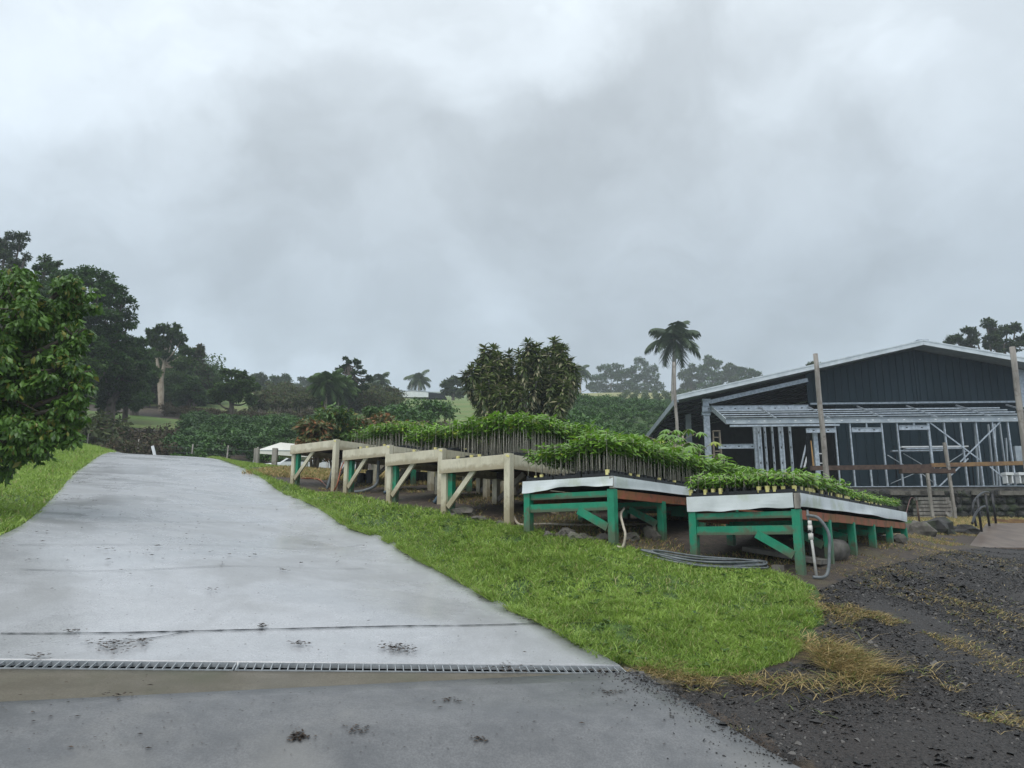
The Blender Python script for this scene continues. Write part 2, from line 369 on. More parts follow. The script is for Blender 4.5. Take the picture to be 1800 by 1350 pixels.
# ground material: zones grass / gravel / soil / far meadow, by attributes
def groundmat():
    m, t, b = newmat('ground_soil'); g = t.nodes.new('ShaderNodeNewGeometry').outputs['Position']
    def attr(nm):
        a = t.nodes.new('ShaderNodeAttribute'); a.attribute_name = nm; return a.outputs['Fac']
    n1 = noise(t, g, .9, 8, .65); n2 = noise(t, g, 14, 6, .7); n3 = noise(t, g, 60, 3, .7)
    jit = math_n(t, 'MULTIPLY', math_n(t, 'SUBTRACT', n2.outputs[0], .5), .7)
    soil = mixc(t, maprange(t, n2.outputs[0], .35, .65), (.035, .025, .018), (.085, .062, .044))
    soil = mixc(t, maprange(t, n1.outputs[0], .5, .7, 0, .75), soil, (.11, .095, .04))
    grass = mixc(t, maprange(t, n2.outputs[0], .35, .65), (.035, .07, .012), (.07, .135, .022))
    gravel = mixc(t, maprange(t, n3.outputs[0], .35, .65), (.014, .012, .011), (.052, .045, .040))
    gravel = mixc(t, maprange(t, n1.outputs[0], .45, .62, 0, .5), gravel, (.030, .022, .018))
    far = mixc(t, maprange(t, noise(t, g, .25, 5, .6).outputs[0], .4, .6), (.10, .17, .03), (.16, .19, .05))
    yel = mixc(t, maprange(t, n2.outputs[0], .3, .7), (.30, .27, .10), (.22, .24, .08))
    col = soil
    def z(a): return maprange(t, math_n(t, 'ADD', a, jit), .4, .6)
    col = mixc(t, z(attr('far')), col, far); col = mixc(t, z(attr('grass')), col, grass)
    col = mixc(t, z(attr('gravel')), col, gravel); col = mixc(t, z(attr('yellow')), col, yel)
    t.links.new(col, b.inputs['Base Color']); b.inputs['Roughness'].default_value = .75
    hh = math_n(t, 'ADD', n2.outputs[0], math_n(t, 'MULTIPLY', n3.outputs[0], .6))
    bump(t, b, hh, .6, .03); return m
def concmat(name, a, bcol, stain, samt, r0, r1, ior, rot=R(-28), puddle=True):
    m, t, b = newmat(name); g = t.nodes.new('ShaderNodeNewGeometry').outputs['Position']
    mp = t.nodes.new('ShaderNodeMapping'); mp.inputs['Rotation'].default_value = (0, 0, rot); mp.inputs['Scale'].default_value = (.6, 1.5, 1)
    t.links.new(g, mp.inputs[0])
    st = noise(t, mp.outputs[0], 1.6, 8, .62, .2); n1 = noise(t, g, .8, 7, .6, .4); n2 = noise(t, g, 5, 8, .7); n3 = noise(t, g, 90, 3, .7)
    f = math_n(t, 'ADD', math_n(t, 'MULTIPLY', st.outputs[0], .4), math_n(t, 'MULTIPLY', n2.outputs[0], .6))
    col = mixc(t, maprange(t, f, .38, .62), a, bcol)
    col = mixc(t, maprange(t, n3.outputs[0], .35, .65, 0, .5), col, tuple(x * .62 for x in a))
    col = mixc(t, maprange(t, n1.outputs[0], .50, .66, 0, samt), col, stain)
    t.links.new(col, b.inputs['Base Color'])
    rr = maprange(t, math_n(t, 'ADD', math_n(t, 'MULTIPLY', n1.outputs[0], .75), math_n(t, 'MULTIPLY', st.outputs[0], .25)), .38, .62, r0, r1)
    t.links.new(rr, b.inputs['Roughness']); b.inputs['IOR'].default_value = ior
    hh = math_n(t, 'ADD', math_n(t, 'MULTIPLY', n3.outputs[0], .25), n2.outputs[0]); bump(t, b, hh, .09, .01); return m
M_ground = groundmat()
M_up = concmat('wet_concrete', (.385, .39, .40), (.465, .47, .48), (.25, .25, .245), .5, .2, .38, 1.75)
M_low = concmat('lower_concrete', (.125, .127, .130), (.19, .19, .19), (.24, .235, .22), .5, .3, .6, 1.45)
M_strip = concmat('dirty_concrete', (.115, .100, .070), (.165, .145, .11), (.085, .095, .06), .6, .45, .7, 1.4)

# ------------------------------------------------------------------ key plan lines
DR = P(1091, 1171, 5.5); DIRD = Vector((-.983, -.184, 0)); PERP = Vector((-.184, .983, 0)); DW = .15
R_EDGE = [DR + PERP * .012] + [Vector((.79 - .553 * (q - 5.5) + e_, q, 0)) for q, e_ in ((6.9, .01), (8.7, -.01), (11, .0), (14.5, 0), (18, .01), (22, 0))] + [P(370, 810, 25), Vector((-13, 29.5, 0)), Vector((-18, 33, 0)), Vector((-26, 35, 0))]
L_EDGE = [DR + PERP * .012 + DIRD * 9.8, Vector((-5.2, 5.9, 0)), P(0, 945, 7.35), P(90, 880, 10.7), G(130, 835), G(160, 813), P(200, 797, 23.6), Vector((-14.6, 26.2, 0)), Vector((-20, 29, 0)), Vector((-26, 30.5, 0))]
def polylen(P_):
    d = [0]
    for a, b in zip(P_, P_[1:]): d.append(d[-1] + math.hypot(b[0] - a[0], b[1] - a[1]))
    return np.array(d)
def resample(P_, n, key=None):
    S = spline([Vector((p[0], p[1], 0)) for p in P_], 12); d = polylen(S); t = np.linspace(0, d[-1], n) if key is None else key * d[-1]
    return np.stack([np.interp(t, d, [p.x for p in S]), np.interp(t, d, [p.y for p in S])], -1)
key = np.linspace(0, 1, 160) ** 1.5
ra, la = resample(R_EDGE, 160, key), resample(L_EDGE, 160, key)
ROADPOLY = [tuple(p) for p in ra] + [tuple(p) for p in la[::-1]]

def sheet(name, A, B, nc, mat, dz, thick=.12):
    """slab between polylines A and B (n,2), top dz above the terrain, with real edges"""
    n = len(A); t = np.linspace(0, 1, nc + 1)
    XY = A[:, None] * (1 - t[None, :, None]) + B[:, None] * t[None, :, None]
    Z = H(XY[..., 0].ravel(), XY[..., 1].ravel()).reshape(n, nc + 1) + dz
    V = np.concatenate([XY, Z[..., None]], -1).reshape(-1, 3)
    idx = np.arange(n * (nc + 1)).reshape(n, nc + 1)
    F = np.stack([idx[:-1, :-1], idx[:-1, 1:], idx[1:, 1:], idx[1:, :-1]], -1).reshape(-1, 4)
    ring = np.r_[idx[0], idx[1:, -1], idx[-1, ::-1][1:], idx[::-1, 0][1:]]
    V2 = V[ring].copy(); V2[:, 2] -= thick; b = len(V)
    k = np.arange(len(ring) - 1); S = np.stack([ring[k], b + k, b + k + 1, ring[k + 1]], -1)
    o = mesh_np(name, np.r_[V, V2], np.r_[F, S], mat)
    return tag(o, kind='structure')
def lineseg(a, b, n): t = np.linspace(0, 1, n)[:, None]; return np.array([[a[0], a[1]]]) * (1 - t) + np.array([[b[0], b[1]]]) * t
# ---- driveway: upper slab, lower slabs, trench with grate
up = sheet('driveway', ra[:, :], la[:, :], 40, M_up, .02); up['label'] = 'wet pale concrete driveway climbing the slope'
# move the first rows exactly onto the drain edge
me = up.data
d_in = [DR + DIRD * -.02, DR + DIRD * 9.5]
# trench pieces
low_a = lineseg(DR + PERP * -DW + DIRD * -.06, DR + PERP * -DW + DIRD * 9, 60)
J0, J1 = G(1118, 1191), G(0, 1248)
jd = (J1 - J0).normalized(); low_b = lineseg(J0, J0 + jd * 9, 60)
strip = sheet('concrete_strip', low_a, low_b, 6, M_strip, .012); strip['label'] = 'brown stained concrete strip below the drain'
E0 = [J0 + jd * -.02, G(1240, 1262), G(1380, 1350), Vector((2.6, 2.0, 0)), Vector((3.6, -4, 0))]
E1 = [J0 + jd * 9, Vector((-9, 2.5, 0)), Vector((-9, 1.5, 0)), Vector((-9, 0, 0)), Vector((-9, -4, 0))]
k2 = np.linspace(0, 1, 60)
lowpoly_r, lowpoly_l = resample(E0, 60, k2), resample(E1, 60, k2)
lows = sheet('lower_driveway', lowpoly_r, lowpoly_l, 40, M_low, .035); lows['label'] = 'dry grey concrete apron in front of the drain'
LOWPOLY = [tuple(p) for p in lowpoly_r] + [tuple(p) for p in lowpoly_l[::-1]]
def inroad(x, y): return inpoly(x, y, ROADPOLY) | inpoly(x, y, LOWPOLY) | inpoly(x, y, [tuple(p[:2]) for p in low_a] + [tuple(p[:2]) for p in low_b[::-1]])
# ---- zones from the photograph, projected on the terrain
LAWN = [tuple(G(*p)[:2]) for p in [(1095, 1165), (1180, 1192), (1300, 1190), (1390, 1160), (1445, 1110), (1440, 1040), (1380, 1012), (1300, 1003), (1180, 985), (1100, 965), (1000, 945), (900, 925), (800, 905),
        (700, 888), (600, 868), (505, 850), (450, 832), (420, 822)]] + [(-5.5, 24), (-6, 28), (-9.2, 28)] + [(p[0] - .5, p[1]) for p in R_EDGE[7::-1]]
LLAWN = [(p[0] + .9, p[1]) for p in L_EDGE[1:8]] + [(-17, 28), (-24, 28), (-24, 10), (-14, 4)]
GRAVEL = [tuple(G(*p)[:2]) for p in [(1130, 1180), (1240, 1205), (1420, 1165), (1450, 1100), (1440, 1040), (1500, 1010), (1640, 975)]] + [(9, 15), (12, 19), (40, 21), (40, -8), (3.4, -8), (2.6, 2), (1.5, 4.3)]

# ------------------------------------------------------------------ ground sheet
def ground():
    ys = np.r_[np.linspace(-20, 3, 24), np.linspace(3, 30, 200)[1:], np.geomspace(30, 345, 135)[1:]]
    ts = np.linspace(-1, 1, 221); ts = np.sign(ts) * np.abs(ts) ** 1.25
    hw = 14 + np.maximum(ys, 0) * 1.25
    X = ts[None] * hw[:, None]; Y = np.repeat(ys[:, None], len(ts), 1)
    x, y = X.ravel(), Y.ravel(); z = H(x, y)
    road = inroad(x, y); z = z + (fbm(x, y, .9, 3) - .5) * .05 * np.clip((y - 2) / 6, 0, 1)
    lawn = inpoly(x, y, LAWN) | inpoly(x, y, LLAWN); grav = inpoly(x, y, GRAVEL)
    z = np.where(road, H(x, y) - .10, z)
    # keep soil under the trench
    rel = np.stack([x - DR.x, y - DR.y], -1); s = rel @ np.array([DIRD.x, DIRD.y]); q = rel @ np.array([PERP.x, PERP.y])
    z = np.where((s > -.3) & (s < 9.5) & (q > -.45) & (q < .35), H(x, y) - .32, z)
    core = (y > 24) & (y < 122) & (x > 1.5); far = (y > 45).astype(float); far = np.where((y > 36) & (x > -2), 1.0, far)
    far = np.where((y > 52) & (y < 62) & (x < -12) & (x > -34), 0.0, far)
    yel = ((y > 135) & (x > 12) & (x < 80)).astype(float)
    yel = np.where((y > 17.5) & (y < 27) & (x > -6.5) & (x < 0), .7 * (fbm(x, y, .8, 5) > .45), yel)
    far = np.where((y > 20) & (y < 28) & (x > -7.5) & (x < 0) & (yel < .5), .8, far)
    far = np.where(core, 0, far); grassz = lawn | core
    V = np.stack([x, y, z], -1); n, m = X.shape; idx = np.arange(n * m).reshape(n, m)
    F = np.stack([idx[:-1, :-1], idx[:-1, 1:], idx[1:, 1:], idx[1:, :-1]], -1).reshape(-1, 4)
    o = mesh_np('ground', V, F, M_ground, smooth=True); tag(o, 'dirt, lawn and gravel slope rising to the hills', kind='structure')
    for nm, a in (('grass', grassz), ('gravel', grav), ('far', far), ('yellow', yel)):
        at = o.data.attributes.new(nm, 'FLOAT', 'POINT'); at.data.foreach_set('value', a.astype(np.float32))
ground()

# ------------------------------------------------------------------ drain
def drain():
    ch = MB()
    for q0, q1, z0 in ((-DW - .012, -DW, 0), (0, .012, 0)):
        pass
    n = 40
    for (qa, qb, za, zb) in ((-DW, 0, -.26, -.24), (-DW - .02, -DW - .001, -.25, -.012), (.001, .02, -.25, -.012)):
        V = []
        for i in range(n + 1):
            p = DR + DIRD * (9.0 * i / n)
            for q in (qa, qb):
                pt = p + PERP * q; g = h(pt.x, pt.y)
                for zz in (za, zb): V.append((pt.x, pt.y, g + zz))
        F = []
        for i in range(n):
            a = i * 4; b = a + 4
            F += [(a, b, b + 1, a + 1), (a + 2, a + 3, b + 3, b + 2), (a + 1, b + 1, b + 3, a + 3), (a, a + 2, b + 2, b)]
        ch.add(V, F)
    tag(ch.build('drain_channel', darkin), 'dark open channel under the steel grates', kind='structure')
    labs = ['galvanised trench grate crossing the driveway, section that ends at the lawn', 'galvanised trench grate section further across the driveway, away from the lawn', 'galvanised trench grate section nearest the far side of the driveway']
    for gi, (a, b) in enumerate(((0.0, 2.48), (2.49, 4.97), (4.98, 7.4))):
        o = DR + DIRD * a; root = empty('drain_grate', (o.x, o.y, h(o.x, o.y)))
        tag(root, labs[gi], 'grate', 'drain grates across the driveway')
        def pt(s, q, z=.016):
            p = DR + DIRD * s + PERP * q; return Vector((p.x, p.y, h(p.x, p.y) + z)) - root.location
        fr = MB()
        for q in (-DW + .004, -.004): fr.beam(pt(a, q, .004), pt(b, q, .004), .007, .03)
        for s in (a + .004, b - .004): fr.beam(pt(s, -DW + .01, .004), pt(s, -.01, .004), .007, .028)
        fr.build('frame', gratem, root)
        br = MB(); k = a + .052
        while k < b - .03: br.beam(pt(k, -DW + .009, .008), pt(k, -.009, .008), .0055, .016); k += .0505
        br.build('bars', gratem, root)
drain()
# fill the wedge between road edge and drain line
sheet('side_gutter', lineseg(DR + PERP * .02 + DIRD * -.025, J0 + jd * -.03 , 12), lineseg(G(1190, 1203), G(1220, 1212), 12), 6, M_strip, .012)['label'] = 'muddy concrete gutter between drain and gravel'
# joints
def joint(name, pts, wid, mat, dz=.03):
    V = []; F = []
    S = spline([Vector((p.x, p.y, 0)) for p in pts], 14)
    for i, p in enumerate(S):
        w_ = wid * (.5 + 1.1 * random.random()); a = S[min(i + 1, len(S) - 1)] - S[max(i - 1, 0)]; nrm = Vector((-a.y, a.x, 0)).normalized()
        for sgn in (-1, 1):
            q = p + nrm * w_ * sgn / 2; V.append((q.x, q.y, h(q.x, q.y) + dz))
    for i in range(len(S) - 1): F.append((2 * i, 2 * i + 1, 2 * i + 3, 2 * i + 2))
    m = MB(); m.add(V, F); return tag(m.build(name, mat), kind='structure')
joint('joint_line', [G(0, 1122), G(200, 1121), G(400, 1115), G(600, 1110), G(800, 1106), G(930, 1103), G(1050, 1102)], .014, darkin, .0285)
joint('joint_line', [J0 + jd * .0 + PERP * .006, J0 + jd * 2 + PERP * .006, J0 + jd * 4 + PERP * .004, J0 + jd * 6 + PERP * .004], .022, darkin, .0165)
joint('crack_line', [G(140, 1140), G(260, 1130), G(340, 1116)], .008, darkin, .0285)
for yy in (1005, 962, 921, 890): 
    xa, xb = (0, 700 if yy > 960 else 600)
    joint('joint_line', [G(130 if yy < 930 else 30, yy + 2), G(300, yy), G(xb - 60 if yy > 930 else 480, yy - 1)], .006, M_low, .0285)

# ------------------------------------------------------------------ grass
def blades(x, y, L, wd, lean, tonebase, flat=0.0, dz=0.0):
    n = len(x); z = H(x, y) + dz - .006; a = rng.uniform(0, 2 * np.pi, n); b = rng.uniform(0, 2 * np.pi, n)
    L = L * rng.uniform(.55, 1.25, n); wv = np.stack([np.cos(a), np.sin(a), np.zeros(n)], -1) * (wd * rng.uniform(.7, 1.3, n) / 2)[:, None]
    ld = np.stack([np.cos(b), np.sin(b)], -1); le = lean * rng.uniform(.3, 1.4, n)
    P0 = np.stack([x, y, z], -1)
    def at(t):
        o = le * t ** 1.7 * L; up_ = L * (t - .35 * np.minimum(le, 1.4) * t * t); up_ = np.maximum(up_, .01 * t)
        return P0 + np.stack([ld[:, 0] * o, ld[:, 1] * o, up_], -1)
    m, tp = at(.55), at(1.0)
    V = np.stack([P0 - wv, P0 + wv, m + wv * .8, m - wv * .8, tp], 1).reshape(-1, 3)
    k = np.arange(n) * 5; F = np.concatenate([np.stack([k, k + 1, k + 2], -1), np.stack([k, k + 2, k + 3], -1), np.stack([k + 3, k + 2, k + 4], -1)], 0)
    t = np.clip(tonebase + rng.normal(0, .17, n), 0, 1); return V, F, np.r_[t, t, t]
def grass_obj(name, label, parts, mat):
    V, F, T, b = [], [], [], 0
    for v, f, t in parts: V.append(v); F.append(f + b); T.append(t); b += len(v)
    return tag(mesh_np(name, np.concatenate(V), np.concatenate(F), mat, tone=np.concatenate(T)), label, kind='stuff')
def sample_poly(poly, n, ylo=None, yhi=None):
    p = np.array(poly); x0, x1 = p[:, 0].min(), p[:, 0].max(); y0, y1 = p[:, 1].min(), p[:, 1].max()
    if ylo is not None: y0 = max(y0, ylo); y1 = min(y1, yhi)
    x = rng.uniform(x0, x1, n); y = rng.uniform(y0, y1, n); k = inpoly(x, y, poly); return x[k], y[k]
def edge_ok(x, y): return ~inroad(x, y)
parts = []
for (ya, yb, n, L, wd) in ((3, 7.2, 380000, .062, .0065), (7.2, 10.5, 300000, .065, .0095), (10.5, 30, 420000, .07, .016)):
    x, y = sample_poly(LAWN, n, ya, yb)
    jx = x + (fbm(x, y, 2.3, 51) - .5) * .5 + (vnoise(x, y, 9, 5) - .5) * .2; jy = y + (fbm(x, y, 2.3, 61) - .5) * .6; k = edge_ok(x, y) & (inpoly(jx, jy, LAWN) | (x < 1.0)); x, y = x[k], y[k]
    dens = fbm(x, y, 1.6, 9); fine = vnoise(x, y, 13, 4)
    k = rng.uniform(0, 1, len(x)) < np.clip(.35 + dens * .7 + (fine - .5) * .5, .1, 1) * np.where(fbm(x, y, 1.3, 33) + .12 * (fine - .5) < .34, .22, 1); x, y, dens, fine = x[k], y[k], dens[k], fine[k]
    Lz = L * (.55 + .6 * dens + .5 * fine)
    parts.append(blades(x, y, Lz, wd, 1.15, .02 + .62 * fbm(x, y, 2.2, 12) + .32 * vnoise(x, y, 9, 7)))
x, y = sample_poly(LAWN, 26000, 4, 14); k = edge_ok(x, y) & (vnoise(x, y, 5, 91) > .72); x, y = x[k], y[k]
parts.append(blades(x, y, .13 + 0 * x, .008, 1.2, .35 + .3 * vnoise(x, y, 3, 2)))
grass_obj('lawn_grass', 'bright green lawn strip between the driveway and the benches', parts, G_lawn)
x, y = sample_poly(LLAWN, 420000, 4, 30); k = edge_ok(x, y) & (x > -.8 * y - 2); x, y = x[k], y[k]
grass_obj('verge_grass', 'green verge grass left of the driveway', [blades(x, y, .11 * (.5 + .8 * fbm(x, y, 1.4, 3)), .016, 1.0, .05 + .6 * fbm(x, y, 1.6, 21) + .3 * vnoise(x, y, 6, 7))], G_lawn)
# ragged edge tufts along the driveway (longer, yellower)
pr = resample(R_EDGE[:8], 400); k = rng.integers(0, 400, 26000); d = np.abs(rng.normal(0, .05, len(k)))
cl = vnoise(np.arange(400), np.zeros(400), .23, 3)[k]
sel = rng.uniform(0, 1, len(k)) < np.clip(cl * 1.6 - .25, 0, 1); k, d = k[sel], d[sel]
x = pr[k, 0] + .87 * (d - .09); y = pr[k, 1] + .48 * (d - .09)
pe = blades(x, y, np.full(len(x), .10), .007, 1.6, np.full(len(x), .45), dz=.03)
grass_obj('edge_grass', 'overhanging yellowish grass along the driveway edge', [pe], G_lawn)
# dry grass patches on the gravel and dirt
def patchy(poly, n, thr, seed, s=.9):
    x, y = sample_poly(poly, n); v = fbm(x, y, s, seed) + .25 * vnoise(x, y, 5, seed); k = (v > thr) & edge_ok(x, y); return x[k], y[k]
dp = []
x, y = patchy(GRAVEL, 200000, .80, 31); k = y < 22; dp.append(blades(x[k], y[k], .055, .006, 2.4, .5 + 0 * x[k]))
def streak(pts, n, wd, L=.045, lean=2.6, mat=None):
    S = [G(*p) for p in pts]; S = resample(S, 200); k = rng.integers(0, 200, n); c = vnoise(k, 0 * k, .11, 8)
    s = rng.uniform(0, 1, n) < c * 1.3; k = k[s]; x = S[k, 0] + rng.normal(0, wd * 2.0, len(k)); y = S[k, 1] + rng.normal(0, wd * 2.0, len(k)); q = ~inroad(x, y) & (vnoise(x, y, 3.1, 3) * .6 + vnoise(x, y, 9, 5) * .5 > .58); x, y = x[q], y[q]
    return blades(x, y, np.full(len(x), L), .006, lean, .3 + .5 * rng.uniform(0, 1, len(x)))
dp += [streak([(1590, 1200), (1660, 1225), (1720, 1255), (1800, 1285)], 5000, .07), streak([(1480, 1150), (1520, 1175), (1545, 1190)], 5500, .08, .09),
       streak([(1540, 1110), (1620, 1110), (1700, 1150), (1790, 1165)], 7000, .10), streak([(1430, 1075), (1500, 1085), (1600, 1095)], 4500, .09),
       streak([(1580, 1040), (1700, 1060), (1740, 1090)], 9000, .25), streak([(1450, 1060), (1560, 1075)], 3000, .1),
       streak([(1380, 1185), (1440, 1170), (1500, 1150)], 5500, .10, .11), streak([(1130, 1175), (1200, 1192), (1330, 1195)], 3500, .06, .08),
       streak([(1290, 1290), (1310, 1295)], 250, .02), streak([(1560, 1310), (1600, 1318)], 500, .04), streak([(1620, 968), (1700, 975), (1800, 995)], 7000, .3),
       streak([(1480, 1000), (1560, 985), (1640, 965)], 9000, .25)]
grass_obj('dry_grass', 'straw coloured dry grass growing through the dark gravel', dp, G_dry)
# weeds under / round the benches
UNDER = [tuple(G(*p)[:2]) for p in [(505, 852), (700, 890), (900, 927), (1100, 968), (1300, 1005), (1430, 1020), (1560, 985), (1640, 960)]] + [(11, 18), (11, 24), (-6, 24)]
x, y = patchy(UNDER, 200000, .68, 44, .7)
grass_obj('weed_grass', 'sparse brown weeds on the dirt under the benches', [blades(x, y, .07, .010, 1.3, .25 + 0 * x)], G_dry)
YARD = [(-6, 17), (0, 17), (2, 26), (-6, 27)]
x, y = sample_poly(YARD, 60000)
grass_obj('yard_grass', 'yellow green grass behind the beige benches', [blades(x, y, .12, .022, .8, .6 + 0 * x)], G_dry)
NEARB = [(11, 19), (20, 19), (26, 28), (14, 28)]
x, y = sample_poly(NEARB, 70000)
grass_obj('bank_grass', 'yellow green grass below the lava stone wall', [blades(x, y, .15, .022, .9, .55 + 0 * x)], G_dry)

# ------------------------------------------------------------------ gravel stones
def stones(x, y, size, mat, name, label, dz=0):
    tV = np.array([(1, 0, 0), (.2, .8, .1), (-.9, .5, 0), (-.7, -.6, .05), (.3, -.9, 0), (.1, .1, .6), (-.3, -.1, .5)], float)
    tF = np.array([(0, 1, 5), (1, 2, 6), (1, 6, 5), (2, 3, 6), (3, 4, 6), (4, 5, 6), (4, 0, 5)])
    n = len(x); s = size * rng.lognormal(0, .45, n); M = rotz_np(rng.uniform(0, 6.28, n), s); M = M * rng.uniform(.6, 1.2, (n, 1, 3))
    tl = rng.normal(0, .35, (n, 2)); M[:, 2, 0] += tl[:, 0] * s; M[:, 2, 1] += tl[:, 1] * s
    V, F = merge_np(tV, tF, M, np.stack([x, y, H(x, y) + dz], -1))
    return tag(mesh_np(name, V, F, mat, tone=np.repeat(np.clip(rng.normal(.4, .25, n), 0, 1), len(tF))), label, kind='stuff')
x, y = sample_poly(GRAVEL, 3200000, 3.2, 16); k = edge_ok(x, y) & (x < .75 * y + .5); x, y = x[k], y[k]
k = rng.uniform(0, 1, len(x)) < np.clip(.15 + 1.1 * fbm(x, y, 1.2, 6), 0, 1); x, y = x[k], y[k]
stones(x[:300000], y[:300000], .0066, G_gravel, 'gravel', 'dark crushed lava gravel in the yard')
print('gravel', len(x)); 0 and print('RES', [ (round(float(a),3), tuple(round(float(v),2) for v in c)) for a,c in zip(H(cp[:,0],cp[:,1])-cp[:,2],cp) if abs(a)>.05]); 0 and print('B', {k:(tuple(round(q,2) for q in v[0]),round(h(v[0].x,v[0].y),2)) for k,v in BENCH.items()})
x, y = sample_poly(GRAVEL, 260000, 3.2, 12); k = edge_ok(x, y) & (x < .75 * y + .5) & (fbm(x, y, 1.7, 16) > .5); x, y = x[k], y[k]
stones(x, y, .0125, G_gravel, 'coarse_gravel', 'larger dark lava stones mixed through the gravel')
# litter on the driveway
def litter():
    x = []; y = []; s = []
    for _ in range(1500):
        px, py = random.uniform(0, 1300), random.uniform(815, 1345); g = G(px, py)
        if inroad(np.array([g.x]), np.array([g.y]))[0]: x.append(g.x); y.append(g.y); s.append(random.uniform(.0025, .0055) * (1 if py > 1000 else 2.2) * (2.2 if random.random() < .08 else 1))
    for (px, py, n, r) in ((525, 1310, 60, .03), (525, 1143, 40, .03), (250, 1138, 26, .03), (1075, 1230, 30, .04), (630, 1300, 25, .04), (840, 1315, 16, .02), (790, 1245, 16, .025), (700, 1150, 120, .06),
            (500, 1010, 18, .03), (370, 1046, 8, .03), (190, 972, 14, .05), (460, 1112, 30, .03), (930, 1100, 20, .03), (130, 1120, 24, .03), (200, 1145, 120, .09), (120, 850, 60, .22), (100, 880, 60, .25), (140, 838, 60, .2),
            (200, 1235, 20, .05), (1050, 1190, 20, .05), (900, 1187, 60, .08), (70, 1165, 20, .04), (640, 932, 20, .1), (745, 992, 40, .07), (855, 1055, 30, .07)):
        g = G(px, py)
        for _ in range(n): x.append(g.x + random.gauss(0, r)); y.append(g.y + random.gauss(0, r * .7)); s.append(random.uniform(.004, .013))
    x, y, s = map(np.array, (x, y, s)); n = len(x)
    tV = np.array([(-1, 0, 0), (0, .35, .25), (1, 0, .1), (0, -.4, .3)]); tF = np.array([(0, 1, 2, 3)])
    M = rotz_np(rng.uniform(0, 6.28, n), s * 1.6)
    V, F = merge_np(tV, tF, M, np.stack([x, y, H(x, y) + .035 + .006], -1))
    tag(mesh_np('leaf_litter', V, F, L_litter, tone=rng.uniform(0, 1, n)), 'dead leaves, grit and twigs scattered on the wet concrete', kind='stuff')
litter()
x = []; y = []
for _ in range(1500):
    t = random.random(); a = E0[0].lerp(E0[2], t) if False else Vector((np.interp(t, [0, 1], [J0.x, 1.5]), np.interp(t, [0, 1], [J0.y, 4.2]), 0)); d = random.expovariate(9)
    x.append(a.x - d * .9 + .02); y.append(a.y - d * .3)
stones(np.array(x), np.array(y), .005, G_gravel, 'loose_gravel', 'loose dark gravel spilled over the concrete edge', dz=.036)
# mossy turf in the joint (green slivers)
j = resample([J0, J0 + jd * 4.5], 300); k = rng.integers(120, 260, 1500)
grass_obj('joint_moss', 'green moss growing in the concrete joint', [blades(j[k, 0] + rng.normal(0, .006, len(k)), j[k, 1] + rng.normal(0, .004, len(k)) + .012, .012, .004, 1.2, np.full(len(k), .6), dz=.02)], G_lawn)

if 0: print('EDGE', [tuple(round(q) for q in proj((a[0],a[1],h(a[0],a[1])+.02))) for a in ra[::8]])

# ================================================================== BENCHES
RZ = math.atan2(UD.y, UD.x)
BLAB = dict(
    b1='bare beige wooden bench nearest the white tent, with nothing on its front end',
    b2='beige wooden bench second from the white tent, carrying seedlings behind a row of pots',
    b3='beige wooden bench third from the white tent, with knee high seedlings',
    b4='beige wooden bench carrying the tallest bare stemmed seedlings, beside the green benches',
    b5='green legged bench with white cloth edging between the beige bench and the lowest bench',
    b6='lowest green legged bench with white cloth edging, nearest the gravel yard')
GREY = {'b1': 'beige nursery benches stepping up the slope', 'b2': 'beige nursery benches stepping up the slope', 'b3': 'beige nursery benches stepping up the slope',
        'b4': 'beige nursery benches stepping up the slope', 'b5': 'green nursery benches with cloth edging', 'b6': 'green nursery benches with cloth edging'}
BL = dict(b1=5.6, b2=5.6, b3=5.6, b4=5.6, b5=6.2, b6=5.6)
BROOT = {}
def bworld(k, u, v, z=None):
    c, W = BENCH[k]; q = c - UD * (W - u) + VD * v
    return Vector((q.x, q.y, h(q.x, q.y) if z is None else z))
def wavy(m, p0, p1, z0, z1, out, seed, thick=.006, n=44, skew=0, kink=None):
    """thin cloth strip hanging from z1 to z0 between plan points, gently rippled"""
    a, b = Vector(p0), Vector(p1); r = random.Random(seed); ph = [r.uniform(0, 6) for _ in range(4)]; V = []; o = Vector(out)
    for i in range(n + 1):
        t = i / n; p = a.lerp(b, t)
        lo = z0 + .007 * math.sin(9 * t + ph[0]) + .004 * math.sin(23 * t + ph[1]) + skew * t
        if kink: lo += kink(t)
        for j in range(5):
            s = j / 4; off = .010 * s * math.sin(7 * t + ph[2] + 2 * s) * s + .006 * s + .004 * math.sin(19 * t + ph[3] + 3 * s) * s
            zz = z1 + (lo - z1) * s
            V.append((p.x + o.x * off, p.y + o.y * off, zz))
    L = len(V); V += [(x - o.x * thick, y - o.y * thick, z) for x, y, z in V]
    F = []
    for i in range(n):
        for j in range(4):
            k = i * 5 + j; F.append((k, k + 5, k + 6, k + 1)); F.append((L + k, L + k + 1, L + k + 6, L + k + 5))
        F.append((i * 5 + 4, i * 5 + 9, L + i * 5 + 9, L + i * 5 + 4)); F.append((i * 5, L + i * 5, L + i * 5 + 5, i * 5 + 5))
    for i in (0, n):
        for j in range(4): k = i * 5 + j; F.append((k, k + 1, L + k + 1, L + k))
    m.add(V, F, False)
